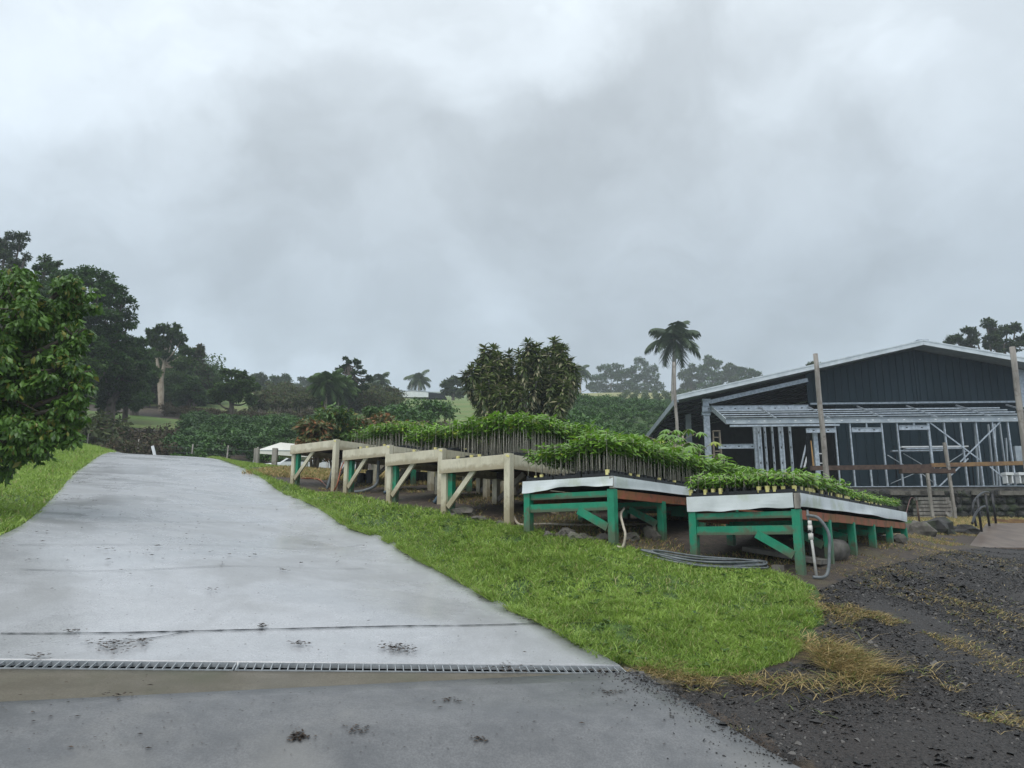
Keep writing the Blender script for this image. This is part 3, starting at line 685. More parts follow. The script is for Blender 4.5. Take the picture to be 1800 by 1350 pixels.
def bench(k):
    c, W = BENCH[k]; L = BL[k]; T = c.z; o = bworld(k, W, 0); root = empty('nursery_bench', o, RZ)
    tag(root, BLAB[k], 'bench', GREY[k]); BROOT[k] = root
    def gz(u, v): p = bworld(k, u, v); return p.z - o.z - .03
    X = lambda u: u - W
    top = T - o.z; nb = 5 if k != 'b5' else 5; step = (L - .1) / nb
    isg = k in ('b5', 'b6'); pw = .085
    def leg(u, v, mat, z1, w=pw, nm='leg', lab=None):
        m = MB(); z0 = gz(u, v); zc = (z0 + z1) / 2
        Z = [z0, z0 + (z1 - z0) * .5, z1]
        m.box((X(u), v, zc), (w, w, z1 - z0)); ob = m.build(nm, mat, root)
        if lab: ob['label'] = lab
        return ob
    if isg:
        fh = .165 if k == 'b6' else .135
        m = MB(); m.box((X(W / 2), L / 2, top - .045), (W - .03, L - .03, .05)); m.build('bench_top', darkin, root)
        for i in range(nb + 1):
            v = .045 + i * step
            for u in (.045, W - .045): leg(u, v, green, top - fh - .004 if i == 0 else top - fh - .085)
            r = MB(); r.box((X(W / 2), v, top - fh - .055 if i == 0 else top - fh - .125), (W - .18, .04, .07 if i == 0 else .085)); r.build('top_rail', green, root)
            r = MB(); zr = top - fh - (.215 if k == 'b6' else .19)
            if i == 0:
                r.box((X(W / 2), v - .005, zr), (W - .178, .045, .095)); r.build('rail', green, root)
            r = MB(); zb0 = (zr - .04) if i == 0 else top - fh - .17
            gl = max(gz(W - .09, v) + .22, zb0 - .42)
            r.beam((X(W * .62), v - .03, zb0 - .01), (X(W - .085), v - .03, gl), .03, .085, up=(0, 1, 0)) if False else r.beam((X(W * .62), v - .034, zb0), (X(W - .095), v - .034, gl), .088, .028, up=(0, 1, 0))
            r.build('brace', green, root)
        # rusty red long side boards under the cloth
        m = MB(); n = 4
        for i in range(n):
            a, b = .05 + (L - .1) * i / n, .05 + (L - .1) * (i + 1) / n - .006
            m.box((X(W - .03), (a + b) / 2, top - fh - .055 + (.0 if i % 2 else -.004)), (.036, b - a, .095))
        m.build('side_board', redboard, root)
        m = MB(); m.box((X(.03), L / 2, top - fh - .03), (.036, L - .1, .16)); m.build('side_board', redboard, root)
        m = MB(); m.box((X(W / 2), L - .012, top - .09), (W, .024, .14)); m.build('end_board', green, root)
        m = MB(); m.box((X(W - .02), .012, top - fh / 2), (.05, .05, fh - .004)); m.box((X(.03), .018, top - fh / 2), (.04, .03, fh - .01)); m.build('corner_post', greywood, root)
        if k == 'b6':
            m = MB(); wavy(m, (X(0) - .005, -.012, 0), (X(W - .055), -.012, 0), top - fh - .005, top + .002, (0, -1, 0), 3, skew=.02); m.build('cloth_strip', cloth, root)
            m = MB(); wavy(m, (X(W) + .012, .035, 0), (X(W) + .012, L, 0), top - fh + .012, top, (1, 0, 0), 4, n=90, kink=lambda t: -.02 * (t > .45) * (.5 + .5 * math.sin(t * 11)) + .03 * math.sin(3 * t)); m.build('cloth_strip', cloth, root)
        else:
            m = MB(); wavy(m, (X(0) - .005, -.012, 0), (X(W) + .004, -.012, 0), top - fh, top + .002, (0, -1, 0), 5, skew=.0, kink=lambda t: .045 * max(0, math.sin((t - .12) * 3.0))); m.build('cloth_strip', cloth, root)
            m = MB(); wavy(m, (X(W) + .012, -.005, 0), (X(W) + .012, L, 0), top - fh + .02, top, (1, 0, 0), 6, n=90); m.build('cloth_strip', cloth, root)
    else:
        fh = .185
        m = MB(); m.box((X(W / 2), L / 2, top - .05), (W - .09, L - .09, .05)); m.build('bench_top', darkin, root)
        for (a, b, nm) in (((0, 0), (W - .002, 0), 'front_board'),):
            m = MB(); m.box((X(W / 2) - .045, -.002, top - fh / 2), (W - .09, .036, fh)); m.box((X(W / 2) - .045, .000, top - fh * .62), (W - .1, .036, .003)); m.build(nm, beige, root)
        m = MB(); m.box((X(W - .018), L / 2 + .045, top - fh / 2 - .002), (.036, L - .09, fh)); m.build('side_board', beige, root)
        m = MB(); m.box((X(.018), L / 2 + .02, top - fh / 2 - .002), (.034, L - .05, fh)); m.build('side_board', beige, root)
        m = MB(); m.box((X(W / 2), L + .012, top - fh / 2), (W, .03, fh)); m.build('end_board', beige, root)
        for i in range(nb + 1):
            v = .05 + i * step
            if i == 0:
                leg(W - .045, .03, beige, top + .012, .092); leg(.045, .07, beige, top - fh - .003, .09)
                leg(.132, .10, green, top - fh - .003, .075, lab='green inner leg')
            else:
                leg(W - .085, v, beige if i != 2 else green, top - fh); leg(.085, v, beige, top - fh)
            m = MB(); m.box((X(W / 2), v + .09, top - .13), (W - .08, .038, .10)); m.build('cross_rail', brownwood, root)
            z0 = gz(.1, v); m = MB()
            m.beam((X(.12), v - .01, z0 + (top - fh - z0) * .22), (X(W * .50), v - .01, top - fh + .05), .075, .032, up=(0, 1, 0)); m.build('brace', greywood if i else beige, root)
        # yellow tag on the corner post
        m = MB(); m.box((X(W - .03), -.018, top - .025), (.055, .008, .022), Matrix.Rotation(.35, 3, 'Y')); m.build('corner_tag', yellowp, root)
for k in BENCH: bench(k)

# ================================================================== SEEDLINGS
def leaf_tmpl(L=1, wd=.36, droop=.5, fold=.25, n=3):
    """curved leaf along +x, 2*n quads"""
    V = []; prof = {3: [.12, .95, .7, .04], 2: [.15, 1, .05], 4: [.1, .8, 1, .6, .03]}[n]
    for i in range(n + 1):
        t = i / n; x = L * t * (1 - .25 * droop * t); z = -droop * L * t * t * .7
        V += [(x, 0, z), (x, wd * L * .5 * prof[i], z - fold * wd * L * .5 * prof[i]), (x, -wd * L * .5 * prof[i], z - fold * wd * L * .5 * prof[i])]
    F = []
    for i in range(n):
        a = 3 * i; F += [(a, a + 3, a + 4, a + 1), (a, a + 2, a + 5, a + 3)]
    return np.array(V, float), np.array(F)
def orient(az, el, roll, s):
    """matrices taking +x to direction (az, el)"""
    az, el, roll, s = map(lambda q: np.broadcast_to(np.asarray(q, float), np.asarray(az).shape), (az, el, roll, s))
    ca, sa, ce, se, cr, sr = np.cos(az), np.sin(az), np.cos(el), np.sin(el), np.cos(roll), np.sin(roll)
    x = np.stack([ca * ce, sa * ce, se], -1); y0 = np.stack([-sa, ca, 0 * ca], -1); z0 = np.cross(x, y0)
    y = y0 * cr[:, None] + z0 * sr[:, None]; z = np.cross(x, y)
    return np.stack([x, y, z], -1) * s[:, None, None]
LV, LF = leaf_tmpl()
def seedling_mesh(height, canopy, nl, ll, r0):
    """stem verts, leaf verts for one variant; height above the pot"""
    z = height * (1 - canopy) + height * canopy * np.sort(r0.uniform(0, 1, nl)) ** .8; z[-3:] = height
    az = np.arange(nl) * 2.4 + r0.uniform(-.4, .4, nl); el = r0.uniform(-.35, .35, nl) + .55 * (z > height * .95)
    bx, by = r0.normal(0, .012, 2); bend = lambda q: (q / height) ** 2
    M = orient(az, el, r0.uniform(-.5, .5, nl), ll * r0.uniform(.6, 1.15, nl))
    T = np.stack([bx * bend(z) + .006 * np.cos(az), by * bend(z) + .006 * np.sin(az), z], -1)
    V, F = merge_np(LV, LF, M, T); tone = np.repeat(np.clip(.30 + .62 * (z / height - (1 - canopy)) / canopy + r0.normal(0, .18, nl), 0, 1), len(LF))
    m = MB(); m.tube([(0, 0, -.01), (bx * .2, by * .2, height * .45), (bx, by, height)], [.0042, .0036, .002], 5)
    return V, F, tone, m
def pot_mb(hp, r):
    m = MB(); n = 8; V = []
    for zz, rr in ((0, r * .82), (hp, r), (hp, r * .86), (hp * .82, r * .84)): V += [(rr * math.cos(a), rr * math.sin(a), zz) for a in [2 * math.pi * k / n for k in range(n)]]
    F = [(i * n + k, i * n + (k + 1) % n, (i + 1) * n + (k + 1) % n, (i + 1) * n + k) for i in range(3) for k in range(n)] + [tuple(3 * n + k for k in range(n))]
    return m.add(V, F)
SPEC = {  # height above pot, canopy share, leaves, leaf length, pot height, label words, block (u0,u1,v0,v1), spacing
 'b6': (.15, .75, 19, .105, .062, 'short bushy seedling', (.03, 1.20, .05, 5.45), .088),
 'b5': (.38, .45, 24, .125, .058, 'shin high leafy seedling', (.04, 1.20, .05, 6.1), .092),
 'b4': (.55, .34, 26, .112, .04, 'tallest bare stemmed seedling', (.03, 1.16, .40, 5.5), .078),
 'b3': (.35, .48, 22, .115, .04, 'knee high seedling', (.03, 1.16, .42, 5.5), .085),
 'b2': (.40, .40, 22, .115, .04, 'dark leaved thin seedling', (.03, 1.16, .55, 5.5), .085),
 'b1': (.40, .40, 13, .11, .04, 'seedling', (.03, 1.3, 1.6, 5.5), .088)}
WHERE = {'b6': 'on the lowest green bench', 'b5': 'on the upper green bench',
         'b4': 'on the fourth beige bench', 'b3': 'on the third beige bench', 'b2': 'on the second beige bench', 'b1': 'on the beige bench by the tent'}
NIND = {'b6': 104, 'b5': 90, 'b4': 56, 'b3': 24, 'b2': 16, 'b1': 0}
bulk = {'leaf': [[], [], [], 0], 'stem': [[], [], 0], 'pot': [[], [], 0]}
yelp = []
def addbulk(key, V, F, tone=None):
    b = bulk[key]; b[0].append(V); b[1].append(F + b[-1]); b[-1] += len(V)
    if tone is not None: b[2].append(tone)
for k, (ht, cano, nl, ll, hp, words, blk, sp) in SPEC.items():
    r0 = np.random.default_rng(hash_ := ord(k[1]) * 7); c, W = BENCH[k]; T = c.z
    variants = [seedling_mesh(ht * r0.uniform(.86, 1.12), cano, nl, ll, r0) for _ in range(5)]
    pr_ = {5: .026}.get(0, .025)
    meshes = []
    for (V, F, tone, sm) in variants:
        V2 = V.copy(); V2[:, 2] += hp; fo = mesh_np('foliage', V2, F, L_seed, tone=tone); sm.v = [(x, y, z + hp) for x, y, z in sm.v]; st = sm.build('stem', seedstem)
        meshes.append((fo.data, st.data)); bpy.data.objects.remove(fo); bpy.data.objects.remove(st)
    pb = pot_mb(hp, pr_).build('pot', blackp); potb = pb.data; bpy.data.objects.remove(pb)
    pb = pot_mb(hp, pr_ * 1.04).build('pot', yellowp); poty = pb.data; bpy.data.objects.remove(pb)
    us = np.arange(blk[0], blk[1], sp); vs = np.arange(blk[2], blk[3], sp); cells = []
    for j, v in enumerate(vs):
        for i, u in enumerate(us):
            if r0.uniform() < .035: continue
            if k == 'b6' and (2.35 < v < 2.55): continue
            jf = j; jr = (len(us) - 1 - i)
            cells.append((jf * 1.0 if jf < 4 else 1e3, u, v, jf, jr))
    # the ones that show largest: the front rows, then the right edge column near the front
    def prio(cc): _, u, v, jf, jr = cc; return min(jf * 14 + jr * .3, jr * 40 + jf * 1.2)
    cells.sort(key=prio)
    for idx, (_, u, v, jf, jr) in enumerate(cells):
        u += r0.normal(0, .008); v += r0.normal(0, .008); p = c - UD * (W - u) + VD * v; s = r0.uniform(.91, 1.09) if r0.uniform() < .93 else r0.uniform(.7, 1.2); a = r0.uniform(0, 6.28)
        if k == 'b6' and v > 2.5: s *= .72
        if k == 'b5': s *= .72 + .38 * min(1, u / .8) if v < 1.5 else 1.0
        if k == 'b3' and u > .9: s *= 1.1
        vi = r0.integers(0, 5); z = T + .022
        yel = (jf == 0 or jr == 0) and r0.uniform() < {'b6': .5, 'b5': .22}.get(k, .10)
        if idx < NIND[k]:
            e = empty('potted_seedling', (p.x, p.y, z), a); e.scale = (s, s, s)
            tag(e, words + (' in a pale yellow pot ' if yel else ' in a black tube pot ') + WHERE[k], 'seedling', words + 's ' + WHERE[k] + (', yellow pots' if yel else ''))
            for nm, d in (('pot', poty if yel else potb), ('stem', meshes[vi][1]), ('foliage', meshes[vi][0])):
                o = bpy.data.objects.new(nm, d); C.objects.link(o); o.parent = e
        else:
            M = rotz_np([a], [s]); V, F, tone, sm = variants[vi]; V2 = V.copy(); V2[:, 2] += hp
            TT = np.array([[p.x, p.y, z]])
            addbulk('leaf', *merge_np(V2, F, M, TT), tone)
            sv = np.array(sm.v); sf = np.array([f for f in sm.f if len(f) == 4]); addbulk('stem', *merge_np(sv, sf, M, TT))
            q = pot_mb(hp, pr_); addbulk('pot', *merge_np(np.array(q.v), np.array([f for f in q.f if len(f) == 4]), M, TT))
root = empty('seedlings', (0, 0, 0)); tag(root, 'dense block of further potted seedlings behind the front rows on all the benches', kind='stuff')
b = bulk['leaf']; mesh_np('foliage', np.concatenate(b[0]), np.concatenate(b[1]), L_seed, root, np.concatenate(b[2]))
b = bulk['stem']; mesh_np('stems', np.concatenate(b[0]), np.concatenate(b[1]), seedstem, root)
b = bulk['pot']; mesh_np('pots', np.concatenate(b[0]), np.concatenate(b[1]), blackp, root)
for o in root.children: o['kind'] = 'stuff'
# trays
def tray(w_, d_, hh):
    m = MB(); m.box((0, 0, .004), (w_, d_, .008))
    for sx in (-1, 1): m.box((sx * (w_ / 2 - .004), 0, hh / 2), (.008, d_ - .001, hh)); m.box((0, sx * (d_ / 2 - .004), hh / 2), (w_ - .017, .008, hh))
    for i in range(1, 5): m.box((w_ * (i / 5 - .5), 0, hh * .35), (.004, d_ - .02, hh * .6))
    m.box((0, 0, hh - .003), (w_ + .012, d_ + .012, .004)) if False else None
    o = m.build('tray', blackp); me = o.data; bpy.data.objects.remove(o); return me
TW, TD = .385, .54
tm = tray(TW, TD, .042)
for k in ('b6', 'b5', 'b4', 'b3', 'b2', 'b1'):
    c, W = BENCH[k]; v0 = SPEC[k][6][2] - (.03 if k in ('b5', 'b6') else .2); nn = int((BL[k] - v0) / (TD + .02))
    if k == 'b1': continue
    for j in range(nn):
        for i in range(3):
            if j > 0 and i < 2 and k not in ('b6', 'b5'): continue
            p = bworld(k, .02 + (TW + .012) * (i + .5), v0 + (TD + .02) * (j + .5), c.z + .004)
            o = bpy.data.objects.new('seedling_tray', tm); C.objects.link(o); o.location = p; o.rotation_euler = (0, 0, RZ + random.uniform(-.02, .02))
            tag(o, 'black plastic pot tray under the ' + SPEC[k][5] + 's on the ' + {'b6': 'lowest green', 'b5': 'upper green', 'b4': 'fourth beige', 'b3': 'third beige', 'b2': 'second beige'}[k] + ' bench', 'tray', 'black trays under the ' + SPEC[k][5] + 's')
# loose yellow and black pots standing on the beige bench fronts
pp = {kk: pot_mb(.06, .027).build('pot', mm) for kk, mm in (('y', yellowp), ('k', blackp))}
for kk in list(pp): d = pp[kk].data; bpy.data.objects.remove(pp[kk]); pp[kk] = d
for (k, u, v, kk, lab) in (('b4', .22, .12, 'y', 'small yellow pot alone at the near left of the fourth beige bench'), ('b4', .45, .14, 'y', 'taller yellow pot in the middle of the fourth beige bench front'), ('b4', .58, .15, 'y', 'yellow pot just right of the middle on the fourth beige bench front'),
        ('b3', .50, .12, 'y', 'yellow pot on the middle of the third beige bench front'), ('b3', .95, .12, 'y', 'yellow pot near the tagged corner post of the third beige bench'), ('b2', .35, .1, 'y', 'yellow pot at the left of the second beige bench front'), ('b2', .5, .12, 'y', 'yellow pot near the middle of the second beige bench front'),
        ('b2', .95, .12, 'y', 'yellow pot near the right corner of the second beige bench'), ('b4', .35, .16, 'k', 'lone black pot between yellow pots on the fourth beige bench'), ('b2', .28, .12, 'k', 'lone black pot at the left end of the second beige bench')):
    c, W = BENCH[k]; o = bpy.data.objects.new('plant_pot', pp[kk]); C.objects.link(o); o.location = bworld(k, u, v, c.z - .024)
    o.scale = (1, 1, 1.3); tag(o, lab, 'pot')

# ================================================================== hoses, pipes, rocks under the benches
def tube_thing(name, label, cat, pts, r, mat, n=8, group=None):
    m = MB(); m.tube(spline(pts, n), r, 8); return tag(m.build(name, mat), label, cat, group)
def GZ(px, py, dz=0): g = G(px, py); g.z += dz; return g
k6 = lambda u, v, z: bworld('b6', u, v, BENCH['b6'][0].z + z)
root = empty('water_pipe', bworld('b6', 1.36, .02)); tag(root, 'white plastic riser pipe with valve beside the near corner leg of the lowest green bench', 'pipe')
inv = -root.location
m = MB(); m.tube([k6(1.33, .03, -.33) + inv, k6(1.345, .02, -.52) + inv, bworld('b6', 1.37, .0) + inv], .014, 10); m.build('lower_pipe', pvc, root)
m = MB(); m.tube([k6(1.325, .03, -.33) + inv, k6(1.32, .03, -.18) + inv], .012, 8); m.tube([k6(1.31, .03, -.24) + inv, k6(1.34, .03, -.24) + inv], .02, 8); m.build('upper_pipe', greyhose, root)
m = MB()
for zz, rr in ((-.37, .024), (-.45, .026), (-.32, .02)): m.tube([k6(1.335, .03, zz - .035) + inv, k6(1.335, .03, zz + .03) + inv], rr, 10)
m.build('valve', pvc, root)
m = MB(); m.tube([k6(1.335, -.0, -.40) + inv, k6(1.335, .07, -.40) + inv], .015, 8); m.build('valve_handle', blackm, root)
tube_thing('hose', 'dark grey hose looping from the white riser pipe to the ground', 'hose', [k6(1.33, .03, -.24), k6(1.42, .06, -.27), k6(1.50, .08, -.42), k6(1.50, .06, -.6), bworld('b6', 1.47, .0) + Vector((0, 0, .05)), bworld('b6', 1.36, -.1) + Vector((0, 0, .015))], .017, greyhose)
k5 = lambda u, v, z: bworld('b5', u, v, BENCH['b5'][0].z + z)
tube_thing('hose', 'tan hose hanging in a loop from the near corner leg of the upper green bench', 'hose', [k5(1.1, .5, -.33), k5(1.22, .2, -.42), k5(1.33, .05, -.55), k5(1.38, .0, -.65), bworld('b5', 1.36, -.03) + Vector((0, 0, .03)), bworld('b5', 1.30, -.05) + Vector((0, 0, .02))], .014, tanhose)
tube_thing('ground_pipe', 'long pale pipe lying along the dirt under the green benches', 'pipe', [GZ(903, 916, .06), GZ(915, 925, .02), GZ(960, 924, .02), GZ(1010, 927, .03), GZ(1080, 927, .03), GZ(1130, 924, .02), GZ(1168, 922, .02)], .016, tanhose)
# hose coil on the lawn
m = MB(); cpt = G(1240, 998); rr_ = random.Random(4)
pts = []
for i in range(110):
    a = i / 110 * 2 * math.pi * 5; rx = .62 + .06 * math.sin(a * .37) ; q = cpt + Vector((math.cos(a) * rx, math.sin(a) * .17 * (1 + .15 * math.sin(a * .21)), 0)); q.z = h(q.x, q.y) + .03 + .012 * (i // 22) + .01 * math.sin(a * 1.7); pts.append(q)
m.tube(spline(pts, 2), .011, 7); tag(m.build('hose_coil', greyhose), 'coiled grey hose lying flat on the lawn edge before the lowest bench', 'hose')
tube_thing('hose', 'grey conduit arcing to the ground beside the first beige bench right leg', 'hose', [bworld('b1', 1.28, .1, BENCH['b1'][0].z - .2), bworld('b1', 1.27, .05, BENCH['b1'][0].z - .6), bworld('b1', 1.2, .0) + Vector((0, 0, .04))], .03, greyhose)
tube_thing('hose', 'thick grey hose curving under the second beige bench', 'hose', [bworld('b2', .62, .3, BENCH['b2'][0].z - .2), bworld('b2', .62, .3, BENCH['b2'][0].z - .45), bworld('b2', .68, .2, BENCH['b2'][0].z - .65), bworld('b2', .5, .1) + Vector((0, 0, .05)), bworld('b2', .3, .05) + Vector((0, 0, .03))], .028, greyhose)
tube_thing('hose', 'dark blue hose hanging down between the second and third beige benches', 'hose', [bworld('b2', 1.15, .15, BENCH['b2'][0].z - .2), bworld('b2', 1.16, .12, BENCH['b2'][0].z - .5), bworld('b2', 1.22, .05, BENCH['b2'][0].z - .75), bworld('b2', 1.15, -.05) + Vector((0, 0, .03))], .03, bluehose)
tube_thing('hose', 'straight blue hose standing beside the left legs of the fourth beige bench', 'hose', [bworld('b3', 1.16, .1, BENCH['b3'][0].z - .2), bworld('b3', 1.15, .06, BENCH['b3'][0].z - .6), bworld('b3', 1.06, .0) + Vector((0, 0, .02))], .032, bluehose)
tube_thing('hose', 'grey drain hose hanging by the right leg of the fourth beige bench', 'hose', [bworld('b4', 1.1, .2, BENCH['b4'][0].z - .2), bworld('b4', 1.1, .2, BENCH['b4'][0].z - .5), bworld('b4', 1.13, .16) + Vector((0, 0, .02))], .022, greyhose)
tube_thing('extension_cord', 'orange cord hanging down the right leg of the first beige bench', 'cord', [bworld('b1', 1.52, .3, BENCH['b1'][0].z - .25), bworld('b1', 1.5, .1, BENCH['b1'][0].z - .5), bworld('b1', 1.4, .0) + Vector((0, 0, .02)), GZ(560, 845, .03), GZ(530, 843, .03)], .012, orangep)
def lumpy(seed, c, s, n=2, amp=.25):
    import bmesh
    bm = bmesh.new(); bmesh.ops.create_icosphere(bm, subdivisions=n, radius=1); r_ = random.Random(seed); ph = [r_.uniform(0, 9) for _ in range(9)]
    V = []
    for v in bm.verts:
        p = v.co; d = 1 + amp * (math.sin(2.3 * p.x + ph[0]) * math.sin(2.9 * p.y + ph[1]) + .6 * math.sin(4.7 * p.z + ph[2] + 3 * p.x) + .5 * math.sin(7 * p.y + ph[3] + 5 * p.x))
        V.append((c[0] + p.x * s[0] * d, c[1] + p.y * s[1] * d, c[2] + p.z * s[2] * d))
    F = [[v.index for v in f.verts] for f in bm.faces]; bm.free(); return V, F
def rockthing(px, py, s, seed, label, mat=rock, flat=.7, g=None, name='rock'):
    p = G(px, py); m = MB(); V, F = lumpy(seed, (0, 0, s * flat * .25), (s, s * .8, s * flat)); m.add(V, F, False); o = m.build(name, mat); o.location = p; return tag(o, label, 'rock', g)
rockthing(815, 905, .2, 1, 'large flat brown rock beside the left leg of the fourth beige bench', flat=.45)
rockthing(845, 916, .13, 2, 'smaller flat brown rock in front of the fourth beige bench', flat=.4)
for i, (px, py, s) in enumerate(((965, 944, .07), (985, 944, .08), (998, 942, .11), (1012, 949, .10), (1027, 949, .09), (1040, 951, .06), (1056, 949, .08))):
    rockthing(px, py, s, 10 + i, 'small brown rock in the cluster under the front rail of the upper green bench', g='small brown rocks under the upper green bench')
rockthing(1145, 948, .10, 30, 'pointed brown stone leaning in the dirt between the green benches', flat=1.5)
rockthing(1108, 950, .10, 31, 'brown stone behind the tan hose loop', flat=.7)
rockthing(1258, 1137, .028, 32, 'small dark stone lying in the lawn near the gravel', lava, 1.1)
rockthing(880, 921, .07, 33, 'grey chunk of rubble at the foot of the fourth beige bench', concb, .5)
m = MB(); a, b = GZ(1316, 972, .05), GZ(1452, 996, .05); m.beam(a, b, .42, .05); tag(m.build('concrete_plank', concb), 'flat grey concrete plank lying under the lowest green bench', 'plank')
m = MB(); a = GZ(1440, 985, .11); b = GZ(1478, 982, .10); m.tube([a, a.lerp(b, .3), b], [.13, .145, .13], 12); tag(m.build('log', rock), 'short mossy log beside the concrete plank and corner leg', 'log')
m = MB(); m.box(GZ(1368, 1004, .03), (.10, .08, .07), Matrix.Rotation(.5, 3, 'Z')); tag(m.build('brick', concb), 'small block lying in the weeds before the lowest bench', 'block')
# dark nursery pots stacked on the ground under the first two benches
for i, (px, py, s) in enumerate(((556, 856, .9), (575, 858, 1.2), (630, 850, 1.0), (645, 852, 1.3), (658, 850, .9), (668, 853, 1.1), (682, 852, 1.0), (618, 852, .8), (700, 856, .8))):
    o = pot_mb(.24 * s, .12 * s).build('nursery_pot', blackp); g = G(px, py); g += VD * 1.2; g.z = h(g.x, g.y); o.location = g; o.rotation_euler = (random.uniform(-.2, .2), 0, 0)
    tag(o, 'large empty black pot standing on the dirt under the first beige benches', 'pot', 'black pots under the first beige benches')

# ================================================================== BUILDING
BA = math.radians(3.35); E1_ = Vector((math.cos(BA), -math.sin(BA), 0)); D2_ = Vector((math.sin(BA), math.cos(BA), 0))
def BP(px, py, D):
    d = pxdir(px, py); t = D / (d.x * math.sin(BA) + d.y * math.cos(BA)); return t * (d.x * math.cos(BA) - d.y * math.sin(BA)), CAMZ + t * d.z
DO, DI, DR_, DB = 30.0, 33.4, 32.4, 44.5
ZF = BP(1600, 856, DO)[1]; S0 = BP(1440, 856, DO)[0]
bo = E1_ * S0 + D2_ * DO; bo.z = ZF
def L_(s, D, z): return Vector((s - S0, D - DO, z - ZF))
trimm = plain('roof_trim', (.50, .55, .57), (.62, .67, .69), 3, .5, 0, .03)
bld = empty('steel_shed', bo, -BA); tag(bld, 'dark metal sided shed with a pale steel roof and unfinished galvanised wall framing', 'building')
sE, zE = BP(1190, 697, DR_); sP, zP = BP(1622, 600, DR_); sX, zX = BP(1800, 631, DR_); sl_r = (zX - zP) / (sX - sP); sR = 2 * sP - sE; zR = zP + sl_r * (sR - sP)
def roofslab(a, b, za, zb, name):
    m = MB(); th = .07
    n = 26 if name == 'roof_slope' else 1
    V = []; F = []
    for D in (DR_, DB):
        for i in range(n * 4 + 1):
            t = i / (n * 4); rib = 0
            V.append(L_(a + (b - a) * t, D, za + (zb - za) * t)); V.append(L_(a + (b - a) * t, D, za + (zb - za) * t - th))
    k = (n * 4 + 1) * 2
    for i in range(n * 4):
        q = 2 * i; F += [(q, q + 2, k + q + 2, k + q), (q + 1, k + q + 1, k + q + 3, q + 3), (q, q + 1, q + 3, q + 2), (k + q, k + q + 2, k + q + 3, k + q + 1)]
    F += [(0, k, k + 1, 1), (2 * n * 4, 2 * n * 4 + 1, k + 2 * n * 4 + 1, k + 2 * n * 4)]
    m.add(V, F)
    # standing ribs along the slope
    D = DR_ + .3
    while D < DB: m.beam(L_(a, D, za + .02), L_(b, D, zb + .02), .05, .04, up=(0, 0, 1)); D += .45
    return m.build(name, roofmetal, bld)
roofslab(sE, sP - .01, zE, zP, 'roof_slope'); roofslab(sP + .01, sR, zP, zR, 'roof_slope')
def barS(m, s0, z0, s1, z1, D, hgt, t): m.beam(L_(s0, D, z0), L_(s1, D, z1), t, hgt)
m = MB(); barS(m, sE - .03, zE - .06, sP, zP - .06, DR_ - .03, .20, .05); barS(m, sE - .03, zE + .03, sP, zP + .03, DR_ - .06, .05, .03); m.build('fascia', trimm, bld)
m = MB(); barS(m, sP, zP - .06, sR, zR - .06, DR_ - .03, .20, .05); barS(m, sP, zP + .03, sR, zR + .03, DR_ - .06, .05, .03); m.build('fascia', trimm, bld)
m = MB(); m.beam(L_(sE, DR_, zE - .05), L_(sE, DB, zE - .05), .05, .18); m.beam(L_(sE + .02, DR_ + .02, zE - .18), L_(sE + .02, DB, zE - .18), .10, .10); m.build('eave_gutter', galv, bld)
m = MB(); m.beam(L_(sP, DR_ - .05, zP + .05), L_(sP, DB, zP + .05), .45, .05); m.build('ridge_cap', galv, bld)
m = MB(); D = DR_ + 1.2
while D < DB - .5:
    for (a, b, za, zb) in ((sE, sP, zE, zP), (sP, sR, zP, zR)): m.beam(L_(a + .1, D, za - .18), L_(b - .05, D, zb - .18), .06, .16)
    D += 1.5
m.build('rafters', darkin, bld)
# gable siding
sa, _ = BP(1420, 700, DI); _, zb = BP(1600, 712, DI); sb, _ = BP(1796, 700, DI)
def roofz(s): return (zE + (zP - zE) * (s - sE) / (sP - sE) if s < sP else zP + sl_r * (s - sP)) - .12
def sidewall(name, s0, s1, z0, top, D, mat, rib=.305, dr=.03):
    m = MB(); n = int((s1 - s0) / rib) + 1
    xs = [s0 + (s1 - s0) * i / n for i in range(n + 1)]
    if s0 < sP < s1: xs.append(sP); xs.sort()
    V = []; F = []
    for s in xs:
        zt = top(s); V += [L_(s, D, z0), L_(s, D, zt), L_(s, D + .08, zt), L_(s, D + .08, z0)]
    for i in range(len(xs) - 1):
        a = 4 * i; F += [(a, a + 4, a + 5, a + 1), (a + 2, a + 6, a + 7, a + 3), (a + 1, a + 5, a + 6, a + 2)]
    F += [(0, 1, 2, 3), tuple(4 * (len(xs) - 1) + q for q in (3, 2, 1, 0))]
    m.add(V, F)
    for s in xs[1:-1]: m.box(L_(s, D - dr / 2, (z0 + top(s)) / 2), (.03, dr, top(s) - z0 - .004))
    return m.build(name, mat, bld)
sidewall('gable_siding', sa, sb, zb, roofz, DI, siding)
zl = BP(1400, 715, DI)[1]
sA2, _ = BP(1478, 800, DI)
sidewall('lower_siding', sA2, sb + 3.5, ZF, lambda s: zb + .12, DI + .12, siding, .38)
sidewall('side_siding', sb, sb + 4, zb - .14, lambda s: roofz(s), DI + .05, galv, .6)
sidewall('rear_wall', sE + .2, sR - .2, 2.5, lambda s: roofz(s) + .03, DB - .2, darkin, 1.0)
s12, _ = BP(1240, 800, DI)
m = MB(); m.box(L_((s12 + sR) / 2 - .2, (DO + DB) / 2, ZF - .08), (sR - s12 + .6, DB - DO, .16)); m.build('floor_slab', concb, bld)
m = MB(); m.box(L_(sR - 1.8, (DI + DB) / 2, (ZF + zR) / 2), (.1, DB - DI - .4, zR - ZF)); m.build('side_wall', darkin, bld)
m = MB(); m.box(L_(sA2 + .05, (DI + DB) / 2 + .3, (ZF + zb) / 2 - .1), (.1, DB - DI - .8, zb - ZF)); m.build('inner_wall', darkin, bld)
